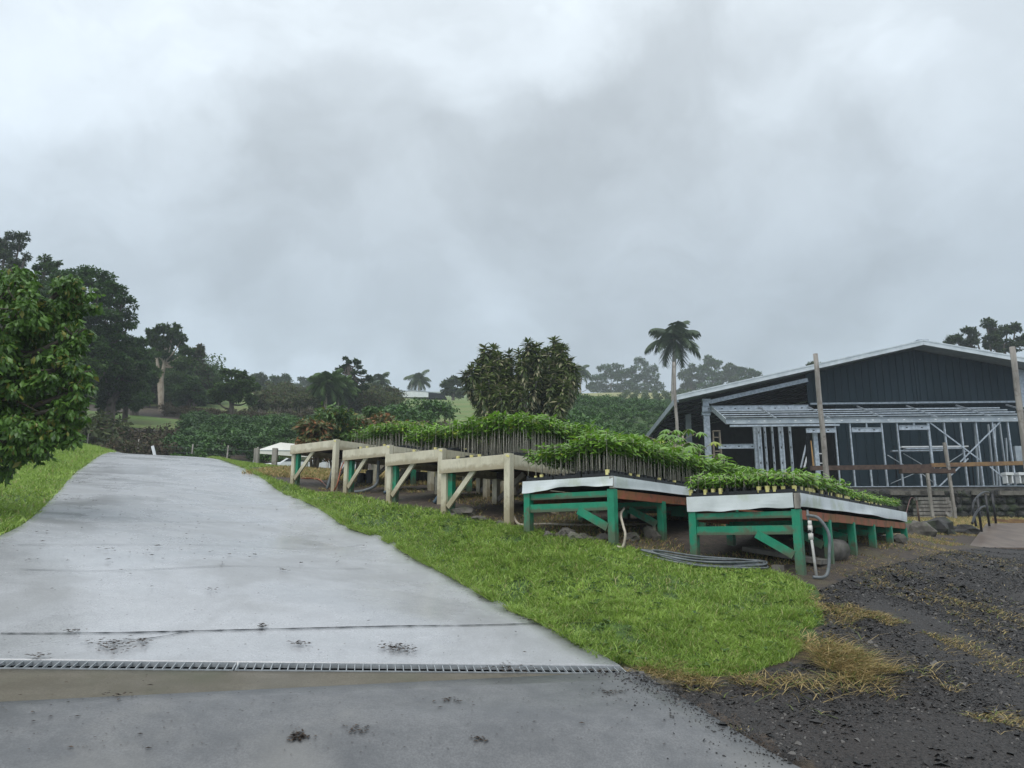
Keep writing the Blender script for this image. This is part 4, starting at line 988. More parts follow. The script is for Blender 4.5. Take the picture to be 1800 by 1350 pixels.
# steel frame at the open left bay
def post(px, y0, y1, D, w_, name='steel_post', d=.14, zbot=None, mat=galv):
    s, z1 = BP(px, y0, D); z0 = ZF if zbot is None else zbot
    m = MB(); m.box(L_(s, D, (z0 + z1) / 2), (w_, d, z1 - z0)); return m.build(name, mat, bld)
post(1240, 704, 0, DI - .1, .26, zbot=h(*(E1_ * BP(1240, 780, DI)[0] + D2_ * DI)[:2]))
post(1209, 725, 0, DI + 4, .26, zbot=3.0, mat=roofmetal)
m = MB(); s, z = BP(1240, 728, DI); m.box(L_(s, DI - .1, z), (.36, .22, .16)); s, z = BP(1240, 704, DI); m.box(L_(s, DI - .1, z), (.36, .2, .08)); m.build('post_collar', galv, bld)
s0, z0 = BP(1245, 708, DI); s1, z1 = BP(1418, 669, DI); m = MB(); barS(m, s0, z0, s1, z1, DI - .12, .17, .10); barS(m, s0, z0 + .22, s1 + .2, z1 + .24, DI + .3, .10, .06); m.build('sloped_beam', galv, bld)
def holebeam(name, px0, px1, py, D, hgt, nh, d=.06, holes=True):
    s0, z = BP(px0, py, D); s1, _ = BP(px1, py, D); m = MB(); m.box(L_((s0 + s1) / 2, D, z), (s1 - s0, d, hgt)); 
    m.box(L_((s0 + s1) / 2, D - d / 2 - .018, z + hgt / 2 - .008), (s1 - s0, .036, .012)); m.box(L_((s0 + s1) / 2, D - d / 2 - .018, z - hgt / 2 + .008), (s1 - s0, .036, .012))
    o = m.build(name, galv, bld)
    if holes:
        q = MB()
        for i in range(nh):
            s = s0 + (s1 - s0) * (i + .5) / nh; q.box(L_(s, D - d / 2 - .002, z), (.07, .012, .04))
        q.build('knock_outs', blackm, o)
    return o
holebeam('ledger_beam', 1234, 1421, 719, DI - .25, .26, 8)
holebeam('ledger_beam', 1424, 1797, 710, DI - .16, .07, 1, holes=False)
# lattice of the porch roof
sO0, zO = BP(1276, 741, DO); sO1, _ = BP(1830, 741, DO); sI0, zI = BP(1245, 722, DI - .3)
zIb = BP(1500, 716, DI - .3)[1]
m = MB(); m.box(L_((sO0 + sO1) / 2, DO, zO), (sO1 - sO0, .05, .20)); m.box(L_((sO0 + sO1) / 2, DO - .05, zO - .10), (sO1 - sO0, .09, .025)); m.box(L_((sO0 + sO1) / 2, DO - .03, zO + .10), (sO1 - sO0, .07, .012)); ob = m.build('porch_beam', roofmetal, bld)
q = MB(); i = 0; s = sO0 + .3
while s < sO1: q.box(L_(s, DO - .03, zO), (.075, .012, .035)); s += .585
q.build('knock_outs', whitep, ob)
m = MB(); m.box(L_((BP(1290, 747, DO)[0] + BP(1467, 747, DO)[0]) / 2, DO - .02, BP(1400, 748, DO)[1]), (BP(1467, 747, DO)[0] - BP(1275, 747, DO)[0], .12, .07)); m.build('top_track', galv, bld)
for i in range(1, 6):
    t = i / 6; D = DO + (DI - .3 - DO) * t; z = zO + (zIb - zO) * t; a = sO0 + .02; m = MB(); m.box(L_((a + sO1) / 2, D, z), (sO1 - a, .05, .045)); m.build('purlin', galv if i % 2 else roofmetal, bld)
for i in range(8):
    s = sO0 + .03 + i * 2.05; m = MB(); m.beam(L_(s, DO + .03, zO), L_(s + .05, DI - .3, zIb + .04), .045, .20 if i == 0 else .06); m.build('porch_rafter', roofmetal if i == 0 else galv, bld)
# studs
studs = [(1468, 1), (1494, 1), (1550, 1), (1577, 1), (1632, 2), (1660, 1), (1689, 1), (1716, 1), (1745, 1), (1772, 1)]
zS = zO - .11
for px, wt in studs: 
    s, _ = BP(px, 750, DO); m = MB(); ww = .046 * (1.6 if wt == 2 else 1); m.box(L_(s - ww / 2 + .006, DO + .02, (ZF + zS) / 2), (.012, .09, zS - ZF)); m.box(L_(s, DO - .02, (ZF + zS) / 2), (ww, .012, zS - ZF)); m.box(L_(s, DO + .062, (ZF + zS) / 2), (ww, .01, zS - ZF)); m.build('stud', galv, bld)
for px, ww in ((1306, .0), (1334, .13), (1344, .06), (1357, .05), (1372, .17), (1388, .07)):
    if not ww: continue
    s, _ = BP(px, 760, DO + .6); m = MB(); m.box(L_(s, DO + .6, (ZF + zS) / 2), (ww, .1, zS - ZF)); m.box(L_(s + ww * .3, DO + .52, (ZF + zS) / 2), (ww * .35, .05, zS - ZF)); o = m.build('stud', galv, bld)
    q = MB()
    for j in range(4): q.box(L_(s - ww * .15, DO + .545, ZF + .4 + .6 * j), (.04, .012, .08))
    q.build('knock_outs', blackm, o)
holebeam('sill_beam', 1263, 1334, 785, DO + .8, .18, 3)
post(1327, 748, 0, DO + .8, .16, 'stud')
holebeam('window_header', 1417, 1468, 757, DO - .02, .18, 2); holebeam('window_header', 1497, 1549, 756, DO - .02, .18, 2); holebeam('window_header', 1580, 1633, 752, DO - .02, .18, 2)
for px, y0, y1 in ((1523, 748, 752), (1606, 744, 750)):
    s, z1 = BP(px, y0, DO); m = MB(); m.box(L_(s, DO, zS - .08), (.05, .06, .16)); m.build('cripple_stud', galv, bld)
for px in (1530, 1617):
    s, z1 = BP(px, 822, DO); m = MB(); m.box(L_(s, DO, (ZF + z1) / 2), (.055, .06, z1 - ZF)); m.build('cripple_stud', galv, bld)
m = MB(); sB0, _ = BP(1440, 855, DO); m.box(L_((sB0 + sO1) / 2, DO, ZF + .015), (sO1 - sB0, .12, .03)); m.build('bottom_track', galv, bld)
def strap(x0, y0, x1, y1, D, w_=.05):
    a = BP(x0, y0, D); b = BP(x1, y1, D); m = MB(); m.beam(L_(a[0], D, a[1]), L_(b[0], D, b[1]), .008, w_); m.build('strap_brace', galv, bld)
strap(1635, 743, 1722, 808, DO - .04); strap(1688, 812, 1762, 738, DO - .05); strap(1651, 855, 1702, 806, DO - .04); strap(1740, 820, 1778, 851, DO - .04)
post(1432, 760, 0, DO + .4, .16, 'door_stud')
m = MB(); s, _ = BP(1422, 800, DO + 1.2); m.box(L_(s, DO + 1.2, ZF + 1.2), (.16, .16, 2.5)); m.build('dark_post', darkin, bld)
# shed contents, each its own thing
def Bw(px, py, D):
    s, z = BP(px, py, D); p = E1_ * s + D2_ * D; p.z = z; return p
def leanbar(name, label, cat, a, b, w_, mat): m = MB(); m.beam(a, b, w_, .04); tag(m.build(name, mat), label, cat)
leanbar('timber_board', 'yellow timber board leaning inside the shed door opening', 'board', Bw(1430, 822, 31.8), Bw(1424, 775, 32.2), .10, oxboard)
leanbar('steel_channel', 'thin steel channel leaning left of the yellow board in the shed', 'channel', Bw(1408, 822, 31.8), Bw(1417, 782, 32.2), .06, galv)
leanbar('steel_channel', 'second steel channel leaning against the first inside the shed', 'channel', Bw(1414, 822, 31.4), Bw(1421, 795, 31.9), .07, whitep)
for (px0, px1, y0, y1, D, lab) in ((1255, 1268, 757, 782, 33.0, 'small wooden stepladder standing in the open left bay of the shed'), (1441, 1453, 797, 822, 32.4, 'white stepladder behind the middle wooden pole in the shed')):
    root = empty('stepladder', Bw((px0 + px1) / 2, y1, D), -BA); tag(root, lab, 'ladder')
    zz = max(h(root.location.x, root.location.y), ZF); root.location.z = ZF; a = Bw(px0, y0, D); wd = (Bw(px1, y0, D) - a).length; ht = a.z - ZF
    mat_ = rawwood if px0 < 1300 else whitep
    for sx in (-1, 1):
        m = MB(); m.beam((sx * wd / 2 * 1.1, 0, 0), (sx * wd / 2 * .85, .12, ht), .05, .05); m.build('side_rail', mat_, root)
        m = MB(); m.beam((sx * wd / 2 * 1.1, .6, 0), (sx * wd / 2 * .8, .16, ht), .04, .04); m.build('rear_leg', mat_, root)
    m = MB(); j = .28
    while j < ht - .1: m.box((0, .12 * j / ht, j), (wd * 1.0, .09, .035)); j += .3
    m.build('steps', mat_, root); m = MB(); m.box((0, .13, ht), (wd, .2, .04)); m.build('top_cap', mat_, root)
# scaffold behind the studs
root = empty('scaffold', Bw(1640, 850, 31.4), -BA); root.location.z = ZF; tag(root, 'low steel scaffold with planks standing behind the stud wall', 'scaffold')
def sw(px, py, D): p = Bw(px, py, D) - root.location; c, s = math.cos(BA), math.sin(BA); return Vector((p.x * c - p.y * s, p.x * s + p.y * c, p.z))
for (x0, x1, y, D) in ((1583, 1700, 786, 31.6), (1590, 1690, 789, 31.3), (1567, 1655, 793, 31.0)):
    m = MB(); m.beam(sw(x0, y, D), sw(x1, y - 1, D), .22, .05); m.build('plank', galv if y > 786 else whitep, root)
for px in (1572, 1580, 1699, 1706):
    m = MB(); m.tube([sw(px, 783, 31.2 if px < 1576 or px > 1702 else 31.8), Vector((sw(px, 783, 31.4).x, 0.1, 0))], .022, 6); m.build('upright', darkin, root)
for a, b in (((1588, 797), (1640, 828)), ((1645, 828), (1700, 792)), ((1560, 800), (1618, 835)), ((1566, 850), (1615, 829)), ((1616, 829), (1650, 855))):
    m = MB(); m.tube([sw(*a, 31.0), sw(*b, 31.0)], .018, 6); m.build('cross_brace', roofmetal, root)
# bundle of loose studs at the right
for i, (px, y0, lean) in enumerate(((1714, 745, 6), (1718, 778, 8), (1737, 746, 10), (1748, 745, 4), (1757, 745, 14), (1768, 770, 5))):
    m = MB(); D = 31.0 + i * .18; m.beam(Bw(px + lean, 853, D), Bw(px, y0, D), .09, .04); tag(m.build('loose_stud', roofmetal), 'loose perforated steel stud leaning in the bundle at the right end of the shed wall', 'stud', 'loose steel studs leaning at the shed wall')
for i, (px, y, s_) in enumerate(((1772, 832, .0), (1795, 830, 0))):
    m = MB(); p = Bw(px, 845, 29.6 + .2 * i); m.box(p + Vector((0, 0, .25)), (.30, .3, .10)); m.box(p + Vector((-.1, 0, .05)), (.05, .25, .3)); m.box(p + Vector((.1, 0, .05)), (.05, .25, .3)); tag(m.build('step_stool', whitep), ['white step stool near the steel studs', 'white step stool at the far right of the stone wall'][i], 'stool')
m = MB(); m.box(Bw(1790, 800, 33.0), (.28, .12, .75)); tag(m.build('meter_box', roofmetal), 'grey metal box fixed on the dark siding at the far right', 'box')
# lava stone retaining wall
def stonewall():
    sA, _ = BP(1180, 860, DO - .1); sB = sO1 + 4; root = empty('stone_wall', E1_ * S0 + D2_ * (DO - .3), -BA); p0 = root.location; p0.z = h(p0.x, p0.y); root.location = p0
    tag(root, 'dark lava stone wall carrying the steel shed floor', 'wall')
    m = MB(); zb_ = p0.z - 1.2; m.box(Vector(((sA + sB) / 2 - S0, .35, (ZF - .17 + zb_) / 2 - p0.z)), (sB - sA, .5, ZF - .17 - zb_)); m.build('wall_core', lava, root)
    m = MB(); r_ = random.Random(5); z = -.4
    while z < ZF - p0.z - .22:
        x = sA - S0
        while x < sB - S0:
            w_ = r_.uniform(.2, .52); V, F = lumpy(r_.randint(0, 9999), (x + w_ / 2, .12 + r_.uniform(-.04, .04), z + .14), (w_ * .54, .2, r_.uniform(.13, .2)), 2, .16); m.add(V, F, False); x += w_ * .93
        z += .26
    m.build('stone_face', lava, root)
    m = MB()
    for px in (1475, 1580, 1613, 1635, 1720, 1775): 
        s, z = BP(px, 866, DO - .3); m.box(Vector((s - S0, -.10, z - p0.z - .02)), (r_.uniform(.5, 1.1), .12, .16), Matrix.Rotation(r_.uniform(-.04, .04), 3, 'Y'))
    m.build('packing_timber', concb, root)
stonewall()
# wooden poles
for (px, y0, px1, D, r, lab) in ((1184, 637, 1195, 24, .05, 'tall thin wooden pole standing in front of the royal palm'), (1433, 622, 1455, 25, .085, 'tall wooden pole in front of the left end of the dark gable'), (1779, 610, 1800, 25, .10, 'tall wooden pole before the right side of the shed')):
    t = P((px), y0, D); gz_ = h(t.x, t.y); b_ = P(px1, 815, D); x1 = t.x + (b_.x - t.x) * (t.z - gz_) / (t.z - b_.z) * .35
    m = MB(); n = 9; pts = [Vector((t.x + (x1 - t.x) * (1 - i / n) + .01 * math.sin(i * 1.7), D, gz_ - .2 + (t.z - gz_ + .2) * i / n)) for i in range(n + 1)]
    m.tube(pts, [r * (1.12 - .2 * i / n) for i in range(n + 1)], 10); tag(m.build('wooden_pole', greywood), lab, 'pole', 'wooden poles in front of the shed')
# timber rails and props
root = empty('timber_rail', P(1600, 915, 27.5)); root.location.z = h(root.location.x, root.location.y); tag(root, 'rusty brown long rail on thin props in front of the stud wall', 'rail')
I_ = -root.location
m = MB(); m.beam(P(1425, 823, 27) + I_, P(1640, 820, 27.4) + I_, .09, .16); m.build('brown_rail', brownwood, root)
m = MB(); m.beam(P(1636, 818, 27.4) + I_, P(1840, 813, 27.4) + I_, .12, .14); m.build('ochre_rail', ochrewood, root)
m = MB(); m.beam(P(1583, 828, 27.3) + I_, P(1676, 828, 27.2) + I_, .3, .16); m.build('platform_board', brownwood, root)
for a, b in (((1630, 832), (1640, 912)), ((1668, 832), (1680, 914)), ((1660, 778), (1668, 826))):
    m = MB(); D = 27.1; top_ = P(*a, D); bt = P(*b, D)
    if b[1] > 900: bt.z = h(bt.x, bt.y) - .05
    m.beam(bt + I_, top_ + I_, .09, .09, up=(0, 1, 0)); m.build('prop', greywood, root)
# stacked lumber, leaning board, thin post, boulders
root = empty('lumber_stack', P(1645, 916, 28.0)); root.location.z = h(root.location.x, root.location.y); tag(root, 'stack of weathered grey planks against the lava stone wall', 'lumber')
for i in range(6):
    m = MB(); m.box((random.uniform(-.08, .08), 0, .07 + .13 * i), (1.35 - .05 * i, .35, .10), Matrix.Rotation(random.uniform(-.03, .03), 3, 'Z')); m.build('plank', greywood, root)
m = MB(); a = P(1672, 918, 27.7); a.z = h(a.x, a.y); b = P(1672, 884, 28.4); m.beam(a, b, .5, .04, up=(0, 1, .2)); tag(m.build('leaning_board', greywood), 'broad grey board leaning on the wall right of the plank stack', 'board')
root = empty('fence_stake', GZ(1618, 930)); tag(root, 'thin brown stake with a red chain beside the end of the lowest bench', 'stake')
m = MB(); m.tube([(0, 0, 0), (-.02, 0, root.location.y * 50 / 1383)], .025, 8); m.build('stake', brownwood, root)
m = MB(); e = bworld('b6', 1.2, 5.6, BENCH['b6'][0].z - .2) - root.location; m.tube(spline([(-.02, 0, .7), (e.x * .5, e.y * .5, .55), tuple(e)], 6), .008, 6); m.build('chain', rust, root)
rockthing(1648, 937, .40, 51, 'large dark boulder in the weeds left of the plywood ramp', lava, .8)
rockthing(1621, 940, .26, 52, 'pale split stone at the foot of the brown stake', rock, 1.0)
rockthing(1672, 935, .20, 53, 'small dark stone between the boulder and the ramp', lava, .6)
rockthing(1700, 938, .34, 54, 'flat dark rock beside the upper end of the plywood ramp', lava, .5)
rockthing(1580, 955, .13, 55, 'mossy stone behind the last leg of the lowest bench', rock, .8)
# ramp with curved hand rails
ra0 = P(1702, 962, 15.0); ra0.z = h(ra0.x, ra0.y) + .03
root = empty('plywood_ramp', ra0); tag(root, 'wet plywood ramp with black curved hand rails at the edge of the gravel', 'ramp')
A0, A1, A2, A3 = [P(*p) - ra0 for p in ((1702, 962, 15.0), (1860, 963, 15.0), (1880, 919, 18.2), (1734, 920, 18.2))]
m = MB(); V = [A0, A1, A2, A3] + [p - Vector((0, 0, .035)) for p in (A0, A1, A2, A3)]; m.add(V, [(0, 1, 2, 3), (7, 6, 5, 4), (0, 4, 5, 1), (1, 5, 6, 2), (2, 6, 7, 3), (3, 7, 4, 0)]); m.build('deck', plyw, root)
for i in range(4):
    t = i / 3; a, b = A0.lerp(A3, t), A1.lerp(A2, t); m = MB(); m.beam(a + Vector((.05, .05, -.09)), b + Vector((-.05, .05, -.09)), .09, .09); m.build('joist', brownwood, root)
for (pts_, lab) in ((((1716, 925, 17.0), (1710, 892, 17.0), (1716, 876, 17.2), (1728, 866, 17.6), (1738, 866, 18.0)), 0), (((1709, 920, 16.2), (1714, 905, 16.4), (1722, 894, 16.6), (1731, 890, 16.9)), 0)):
    m = MB(); m.tube(spline([P(*p) - ra0 for p in pts_], 6), .025, 8); m.build('hand_rail', blackm, root)
for (px, y0, y1, D) in ((1718, 875, 935, 16.6), (1732, 868, 925, 17.6), (1744, 868, 920, 18.2)):
    m = MB(); a = P(px, y0, D) - ra0; b = P(px, y1, D) - ra0; b.x = a.x; m.tube([a, b], .026, 8); m.build('rail_post', blackm, root)
for (x0, y0, x1, y1, lab) in ((1745, 913, 1800, 920, 'pale board edging above the plywood ramp'), (1774, 914, 1830, 919, 'second pale board edging behind the ramp')):
    m = MB(); a, b = P(x0, y0, 19.2), P(x1, y1, 18.8); m.beam(a, b, .14, .07); tag(m.build('edging_board', ochrewood), lab, 'board')

# ================================================================== tent, vehicle, rails, fence by the crest
def tent():
    D = 24.0; zt = P(480, 774, D).z; ze = P(460, 792, D).z; g = h(-7.6, D); o = P(455, 815, D); o.z = g
    root = empty('canopy_tent', o); tag(root, 'white gabled canopy tent behind the first beige bench', 'tent')
    x0, x1, x2 = P(453, 790, D).x - o.x, P(482, 774, D).x - o.x, P(600, 780, D).x - o.x
    A = Vector((x0, -.1, ze - g)); Bt = Vector((x1 + .05, .5, zt - g)); Ct = Vector((x2, 1.2, zt - g - .12)); Dn = Vector((x2 - .6, -1.0, ze - g - .12)); Bk = Vector((x1 - .1, 3.0, ze - g + .05)); Ck = Vector((x2 + .2, 3.3, ze - g))
    m = MB(); m.add([A, Bt, Ct, Dn], [(0, 3, 2, 1)]); m.add([A, Bt, Bk], [(0, 1, 2)]); m.add([Bt, Ct, Ck, Bk], [(0, 1, 2, 3)])
    val = [A, Dn, Dn - Vector((0, 0, .22)), A - Vector((0, 0, .10))]; m.add(val, [(0, 3, 2, 1)])
    o_ = m.build('tent_roof', tentm, root); so_ = o_.modifiers.new('thick', 'SOLIDIFY'); so_.thickness = .012
    for p in (A, Dn, Bk, Ck): m = MB(); m.tube([(p.x, p.y, p.z - .05), (p.x + (-.12 if p is A else 0), p.y, -.1)], .03, 8); m.build('leg', whitep, root)
    m = MB(); m.tube([A, Dn], .02, 6); m.tube([A, Bk], .02, 6); m.build('frame', whitep, root)
tent()
for (px, y0, y1, D, lab) in ((452, 788, 814, 22.5, 'squat weathered fence post left of the white tent'), (484, 788, 817, 21.5, 'weathered fence post in front of the white tent')):
    p = P(px, y0, D); m = MB(); m.box((p.x, D, (p.z + h(p.x, D)) / 2 - .05), (.13, .13, p.z - h(p.x, D) + .1)); tag(m.build('fence_post', greywood), lab, 'post')
def car():
    o = P(548, 825, 29); o.z = h(o.x, o.y); root = empty('parked_car', o, R(8)); tag(root, 'white car parked behind the first beige bench', 'car')
    prof = [(-2.1, .35), (-2.15, .75), (-1.9, .92), (-1.05, 1.02), (-.45, 1.45), (.9, 1.48), (1.6, 1.05), (2.1, .95), (2.15, .4)]
    m = MB(); V = [(x, y, z) for y in (-.82, .82) for x, z in prof]; n = len(prof); m.add(V, [tuple(range(n)), tuple(range(2 * n - 1, n - 1, -1))] + [(i, i + n, (i + 1) % n + n, (i + 1) % n) for i in range(n)]); b = m.build('body', whitep, root); md = b.modifiers.new('b', 'BEVEL'); md.width = .06; md.segments = 2
    for (q, nm) in (([(-.9, 1.05), (-.42, 1.38), (.15, 1.40), (.15, 1.05)], 'window'), ([(.22, 1.05), (.22, 1.40), (.85, 1.38), (1.3, 1.07)], 'window')):
        m = MB(); V = [(x, -.83, z) for x, z in q] + [(x, -.80, z) for x, z in q]; m.add(V, [(0, 1, 2, 3), (7, 6, 5, 4)] + [(i, i + 4, (i + 1) % 4 + 4, (i + 1) % 4) for i in range(4)]); m.build(nm, glassd, root)
    for x in (-1.35, 1.35):
        for y in (-.78, .78): m = MB(); m.tube([(x, y - .1, .32), (x, y + .1, .32)], .32, 16); m.build('wheel', blackp, root)
car()
root = empty('rail_fence', P(560, 830, 23.5)); root.location.z = h(root.location.x, root.location.y); tag(root, 'white pipe rail fence on thin posts beneath the first beige benches', 'fence'); I_ = -root.location
for (a, b) in (((520, 797), (575, 803)), ((520, 803), (640, 815)), ((575, 803), (640, 805))):
    m = MB(); m.beam(P(*a, 23.5) + I_, P(*b, 23.5) + I_, .06, .09); m.build('rail', whitep, root)
for px in (540, 576, 617):
    a = P(px, 802, 23.5); m = MB(); m.beam((a.x, a.y, h(a.x, a.y)) + I_ if False else Vector((a.x, a.y, h(a.x, a.y))) + I_, a + I_, .07, .07, up=(0, 1, 0)); m.build('post', whitep, root)
# wire fence on the crest
root = empty('wire_fence', P(340, 806, 31)); root.location.z = h(root.location.x, root.location.y); tag(root, 'thin wire fence on wooden stakes along the crest of the driveway', 'fence'); I_ = -root.location
fp = [(100, 770, 31), (155, 757, 31), (243, 772, 31.5), (338, 781, 31.5), (400, 783, 29.5), (452, 786, 26)]
tops = []
for (px, y0, D) in fp:
    a = P(px, y0, D); g = h(a.x, a.y); tops.append((a, g)); m = MB(); m.tube([(a.x, a.y, g - .1), (a.x + .03, a.y, a.z)], .026, 6); o = m.build('stake', greywood, root); o.location = I_
for f in (.25, .45, .65, .85):
    m = MB(); m.tube([Vector((a.x, a.y, g + (a.z - g) * f)) for a, g in tops], .0035, 4); o = m.build('wire', greyhose, root); o.location = I_
a, b = P(268, 784, 28), P(279, 803, 28); b.z = h(b.x, b.y); m = MB(); m.beam(b, a, .09, .06, up=(0, 1, 0)); tag(m.build('leaning_stake', whitep), 'pale stake leaning left at the top of the driveway', 'stake')

# ================================================================== VEGETATION
LQ = (np.array([(0, 0, 0), (.45, .5, -.08), (1, 0, -.12), (.45, -.5, -.08)]), np.array([(0, 1, 2, 3)]))
def leafcloud(cent, rad, n, L, W, sub=14, subr=.42, droop=.0, tmpl=None, flat=1.0, shell=.55, tb=.42, seed=None):
    """leaves grouped in leafy sub-clumps spread through each clump"""
    r = np.random.default_rng(seed if seed is not None else int(rng.integers(1 << 30)))
    cent = np.asarray(cent, float); rad = np.asarray(rad, float); m = len(cent)
    d = r.normal(size=(m * sub, 3)); d /= np.linalg.norm(d, axis=1)[:, None]
    rr = r.uniform(shell, 1.0, m * sub)
    cr = np.repeat(rad, sub); sc = np.repeat(cent, sub, 0) + d * (cr * rr)[:, None] * np.array([1, 1, .85 * flat]); sr = cr * subr * r.uniform(.55, 1.25, m * sub)
    stone = r.normal(0, .13, m * sub)
    w = sr ** 2; k = r.choice(m * sub, n, p=w / w.sum())
    e = r.normal(size=(n, 3)); e /= np.linalg.norm(e, axis=1)[:, None]; q = r.uniform(.25, 1, n) ** .5
    pos = sc[k] + e * (sr[k] * q)[:, None] * np.array([1, 1, .7 * flat])
    az = np.arctan2(e[:, 1], e[:, 0]) + r.normal(0, .7, n); el = r.normal(-droop, .5, n); roll = r.normal(0, .6, n)
    s = L * r.uniform(.6, 1.3, n); tv, tf = (LQ if tmpl is None else tmpl); tv = tv.copy()
    if tmpl is None: tv[:, 1] *= W / L
    V, F = merge_np(tv, tf, orient(az, el, roll, s), pos)
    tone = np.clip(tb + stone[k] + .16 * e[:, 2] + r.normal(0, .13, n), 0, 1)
    return V, F, np.repeat(tone, len(tf))
def P3(c, Y, dy=0): return P(c[0], c[1], Y + dy)
def tree(name, label, cat, Y, clumps, leaf, n, mat, trunk=None, tmat=None, tr=.2, group=None, depth=.7, sub=14, subr=.42, W=None, droop=.1, flat=1., tb=.42, tmpl=None, limbs=True, shell=.55, seed=1, fork=.45, basez=None):
    """clumps [(px,py,rpx[,dY])] -> crown; trunk [(px,py)...] from the base up"""
    r = random.Random(seed * 31 + int(Y)); cent = []; rad = []
    for c in clumps:
        rad.append(c[2] * Y / 1383); dy = c[3] if len(c) > 3 else r.uniform(-1, 1) * depth * rad[-1]
        p = P(c[0], c[1], Y + dy); cent.append(p)
    cx = sum(p.x for p in cent) / len(cent)
    if trunk is None:
        tx = cx; tp = None
    else: tx = P(trunk[0][0], trunk[0][1], Y).x
    gz = h(tx, Y) if basez is None else basez; base = Vector((tx, Y, gz))
    root = empty(name, base); tag(root, label, cat, group)
    top = max(p.z for p in cent); 
    if trunk and len(trunk) > 1: path = [base - Vector((0, 0, .3))] + [P(q[0], q[1], Y) for q in trunk[1:]]
    else: path = [base - Vector((0, 0, .3)), base + Vector((0, 0, (top - gz) * fork * .5)), Vector(((tx + cx) / 2, Y, gz + (top - gz) * fork))]
    m = MB(); sp = spline(path, 5); k = len(sp); m.tube([p - base for p in sp], [tr * (1.25 - .6 * i / k) for i in range(k)], 9)
    if limbs:
        for c_, rd in zip(cent, rad):
            st = sp[min(k - 1, int(k * r.uniform(.6, .99)))]; mid = st.lerp(c_, .5) + Vector((0, 0, -.12 * (c_ - st).length)); S = spline([st, mid, c_], 4)
            m.tube([p - base for p in S], [tr * (.5 - .38 * i / len(S)) for i in range(len(S))], 5)
            for _ in range(4):
                d = Vector((r.gauss(0, 1), r.gauss(0, 1), r.gauss(.3, .7))).normalized() * rd * .8; m.tube([c_ - base, c_ + d - base], [tr * .13, tr * .04], 4, False)
    m.build('trunk', tmat or bark, root)
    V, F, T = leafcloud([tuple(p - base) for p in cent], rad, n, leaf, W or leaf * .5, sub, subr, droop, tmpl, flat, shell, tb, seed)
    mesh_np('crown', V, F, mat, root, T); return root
def bush(name, label, cat, px, Y, wpx, hpx, leaf, n, mat, group=None, base=None, tb=.42, seed=1, tmpl=None, W=None, subr=.42, sub=12, k=5):
    r = random.Random(seed); x = P(px, 700, Y).x; g = h(x, Y); w_ = wpx * Y / 1383; hh = hpx * Y / 1383
    cent = []; rad = []
    for i in range(k):
        a = r.uniform(0, 6.28); q = r.uniform(.1, .6); cent.append((math.cos(a) * q * w_ * .5, math.sin(a) * q * w_ * .5, hh * r.uniform(.3, .72))); rad.append(min(w_, hh) * r.uniform(.24, .36))
    root = empty(name, (x, Y, g)); tag(root, label, cat, group)
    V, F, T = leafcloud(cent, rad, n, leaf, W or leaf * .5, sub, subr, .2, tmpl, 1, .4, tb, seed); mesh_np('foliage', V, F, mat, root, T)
    m = MB()
    for c in cent: m.tube([(c[0] * .2, c[1] * .2, -.1), (c[0] * .7, c[1] * .7, c[2] * .6), c], [.04, .03, .012], 5)
    m.build('stems', bark, root); return root
BL3 = leaf_tmpl(1, .46, .5, .35, 2)
# ---- broad leaved tree hanging into the left edge
tree('broadleaf_tree', 'large leaved glossy green tree reaching in over the verge at the left edge', 'tree', 8.6,
     [(-30, 520, 70), (40, 545, 62), (95, 560, 55), (132, 530, 44), (128, 590, 34), (60, 620, 70), (-20, 640, 80), (98, 650, 46), (20, 700, 75), (90, 715, 55), (130, 690, 32), (-40, 730, 80), (50, 760, 50),
      (95, 755, 34), (10, 775, 50), (-60, 790, 60), (-90, 600, 90), (120, 500, 26), (30, 490, 30), (-10, 820, 34), (130, 735, 26), (-120, 700, 90), (140, 655, 26), (128, 770, 18), (115, 715, 30), (70, 795, 22), (30, 800, 26), ],
     .088, 27000, L_front, trunk=[(-260, 860), (-230, 760), (-140, 640)], tr=.13, sub=30, subr=.27, droop=.55, tmpl=BL3, tb=.52, shell=.35, depth=1.0, seed=3)
# ---- tall forest edge at the left
GT = 'forest trees on the left'
def ft(label, Y, cl, n, mat, leaf=.28, **kw): return tree('forest_tree', label, 'tree', Y, cl, leaf * .74, int(n * 1.7), mat, group=GT, **kw)
ft('pale feathery tree rising highest at the left edge of the picture', 50, [(10, 425, 26), (36, 420, 18), (20, 460, 26), (-20, 440, 34), (30, 490, 26), (-10, 500, 36), (45, 450, 10), (10, 540, 40)], 9000, L_sage, .26, tr=.3, subr=.34, seed=11)
ft('pointed dark green tree just right of the pale highest tree', 44, [(80, 470, 17), (78, 455, 9), (70, 500, 24), (100, 500, 24), (60, 535, 28), (97, 545, 26), (101, 462, 6)], 8000, L_dark, .24, tr=.25, seed=12, tb=.6)
ft('large domed dark tree with brownish crown filling the upper left', 40, [(150, 478, 16), (125, 490, 24), (175, 495, 24), (200, 512, 22), (150, 520, 34), (215, 535, 22), (190, 560, 30), (222, 560, 17), (140, 570, 36), (100, 560, 34), (205, 590, 22), (165, 610, 34), (120, 625, 34), (228, 572, 8), (215, 607, 9), (180, 590, 26), (190, 615, 24), (175, 640, 30), (150, 660, 36), (205, 640, 22), (120, 500, 26), (95, 530, 34), (60, 560, 40), (130, 600, 40)], 34000, L_green, .24, tr=.2, seed=13, tb=.58)
ft('dark tree low at the left behind the hanging leaves', 36, [(60, 600, 40), (110, 640, 36), (40, 660, 44), (90, 690, 36), (140, 680, 30), (0, 620, 44), (150, 650, 26)], 14000, L_dark, .26, tr=.3, seed=14, tb=.55)
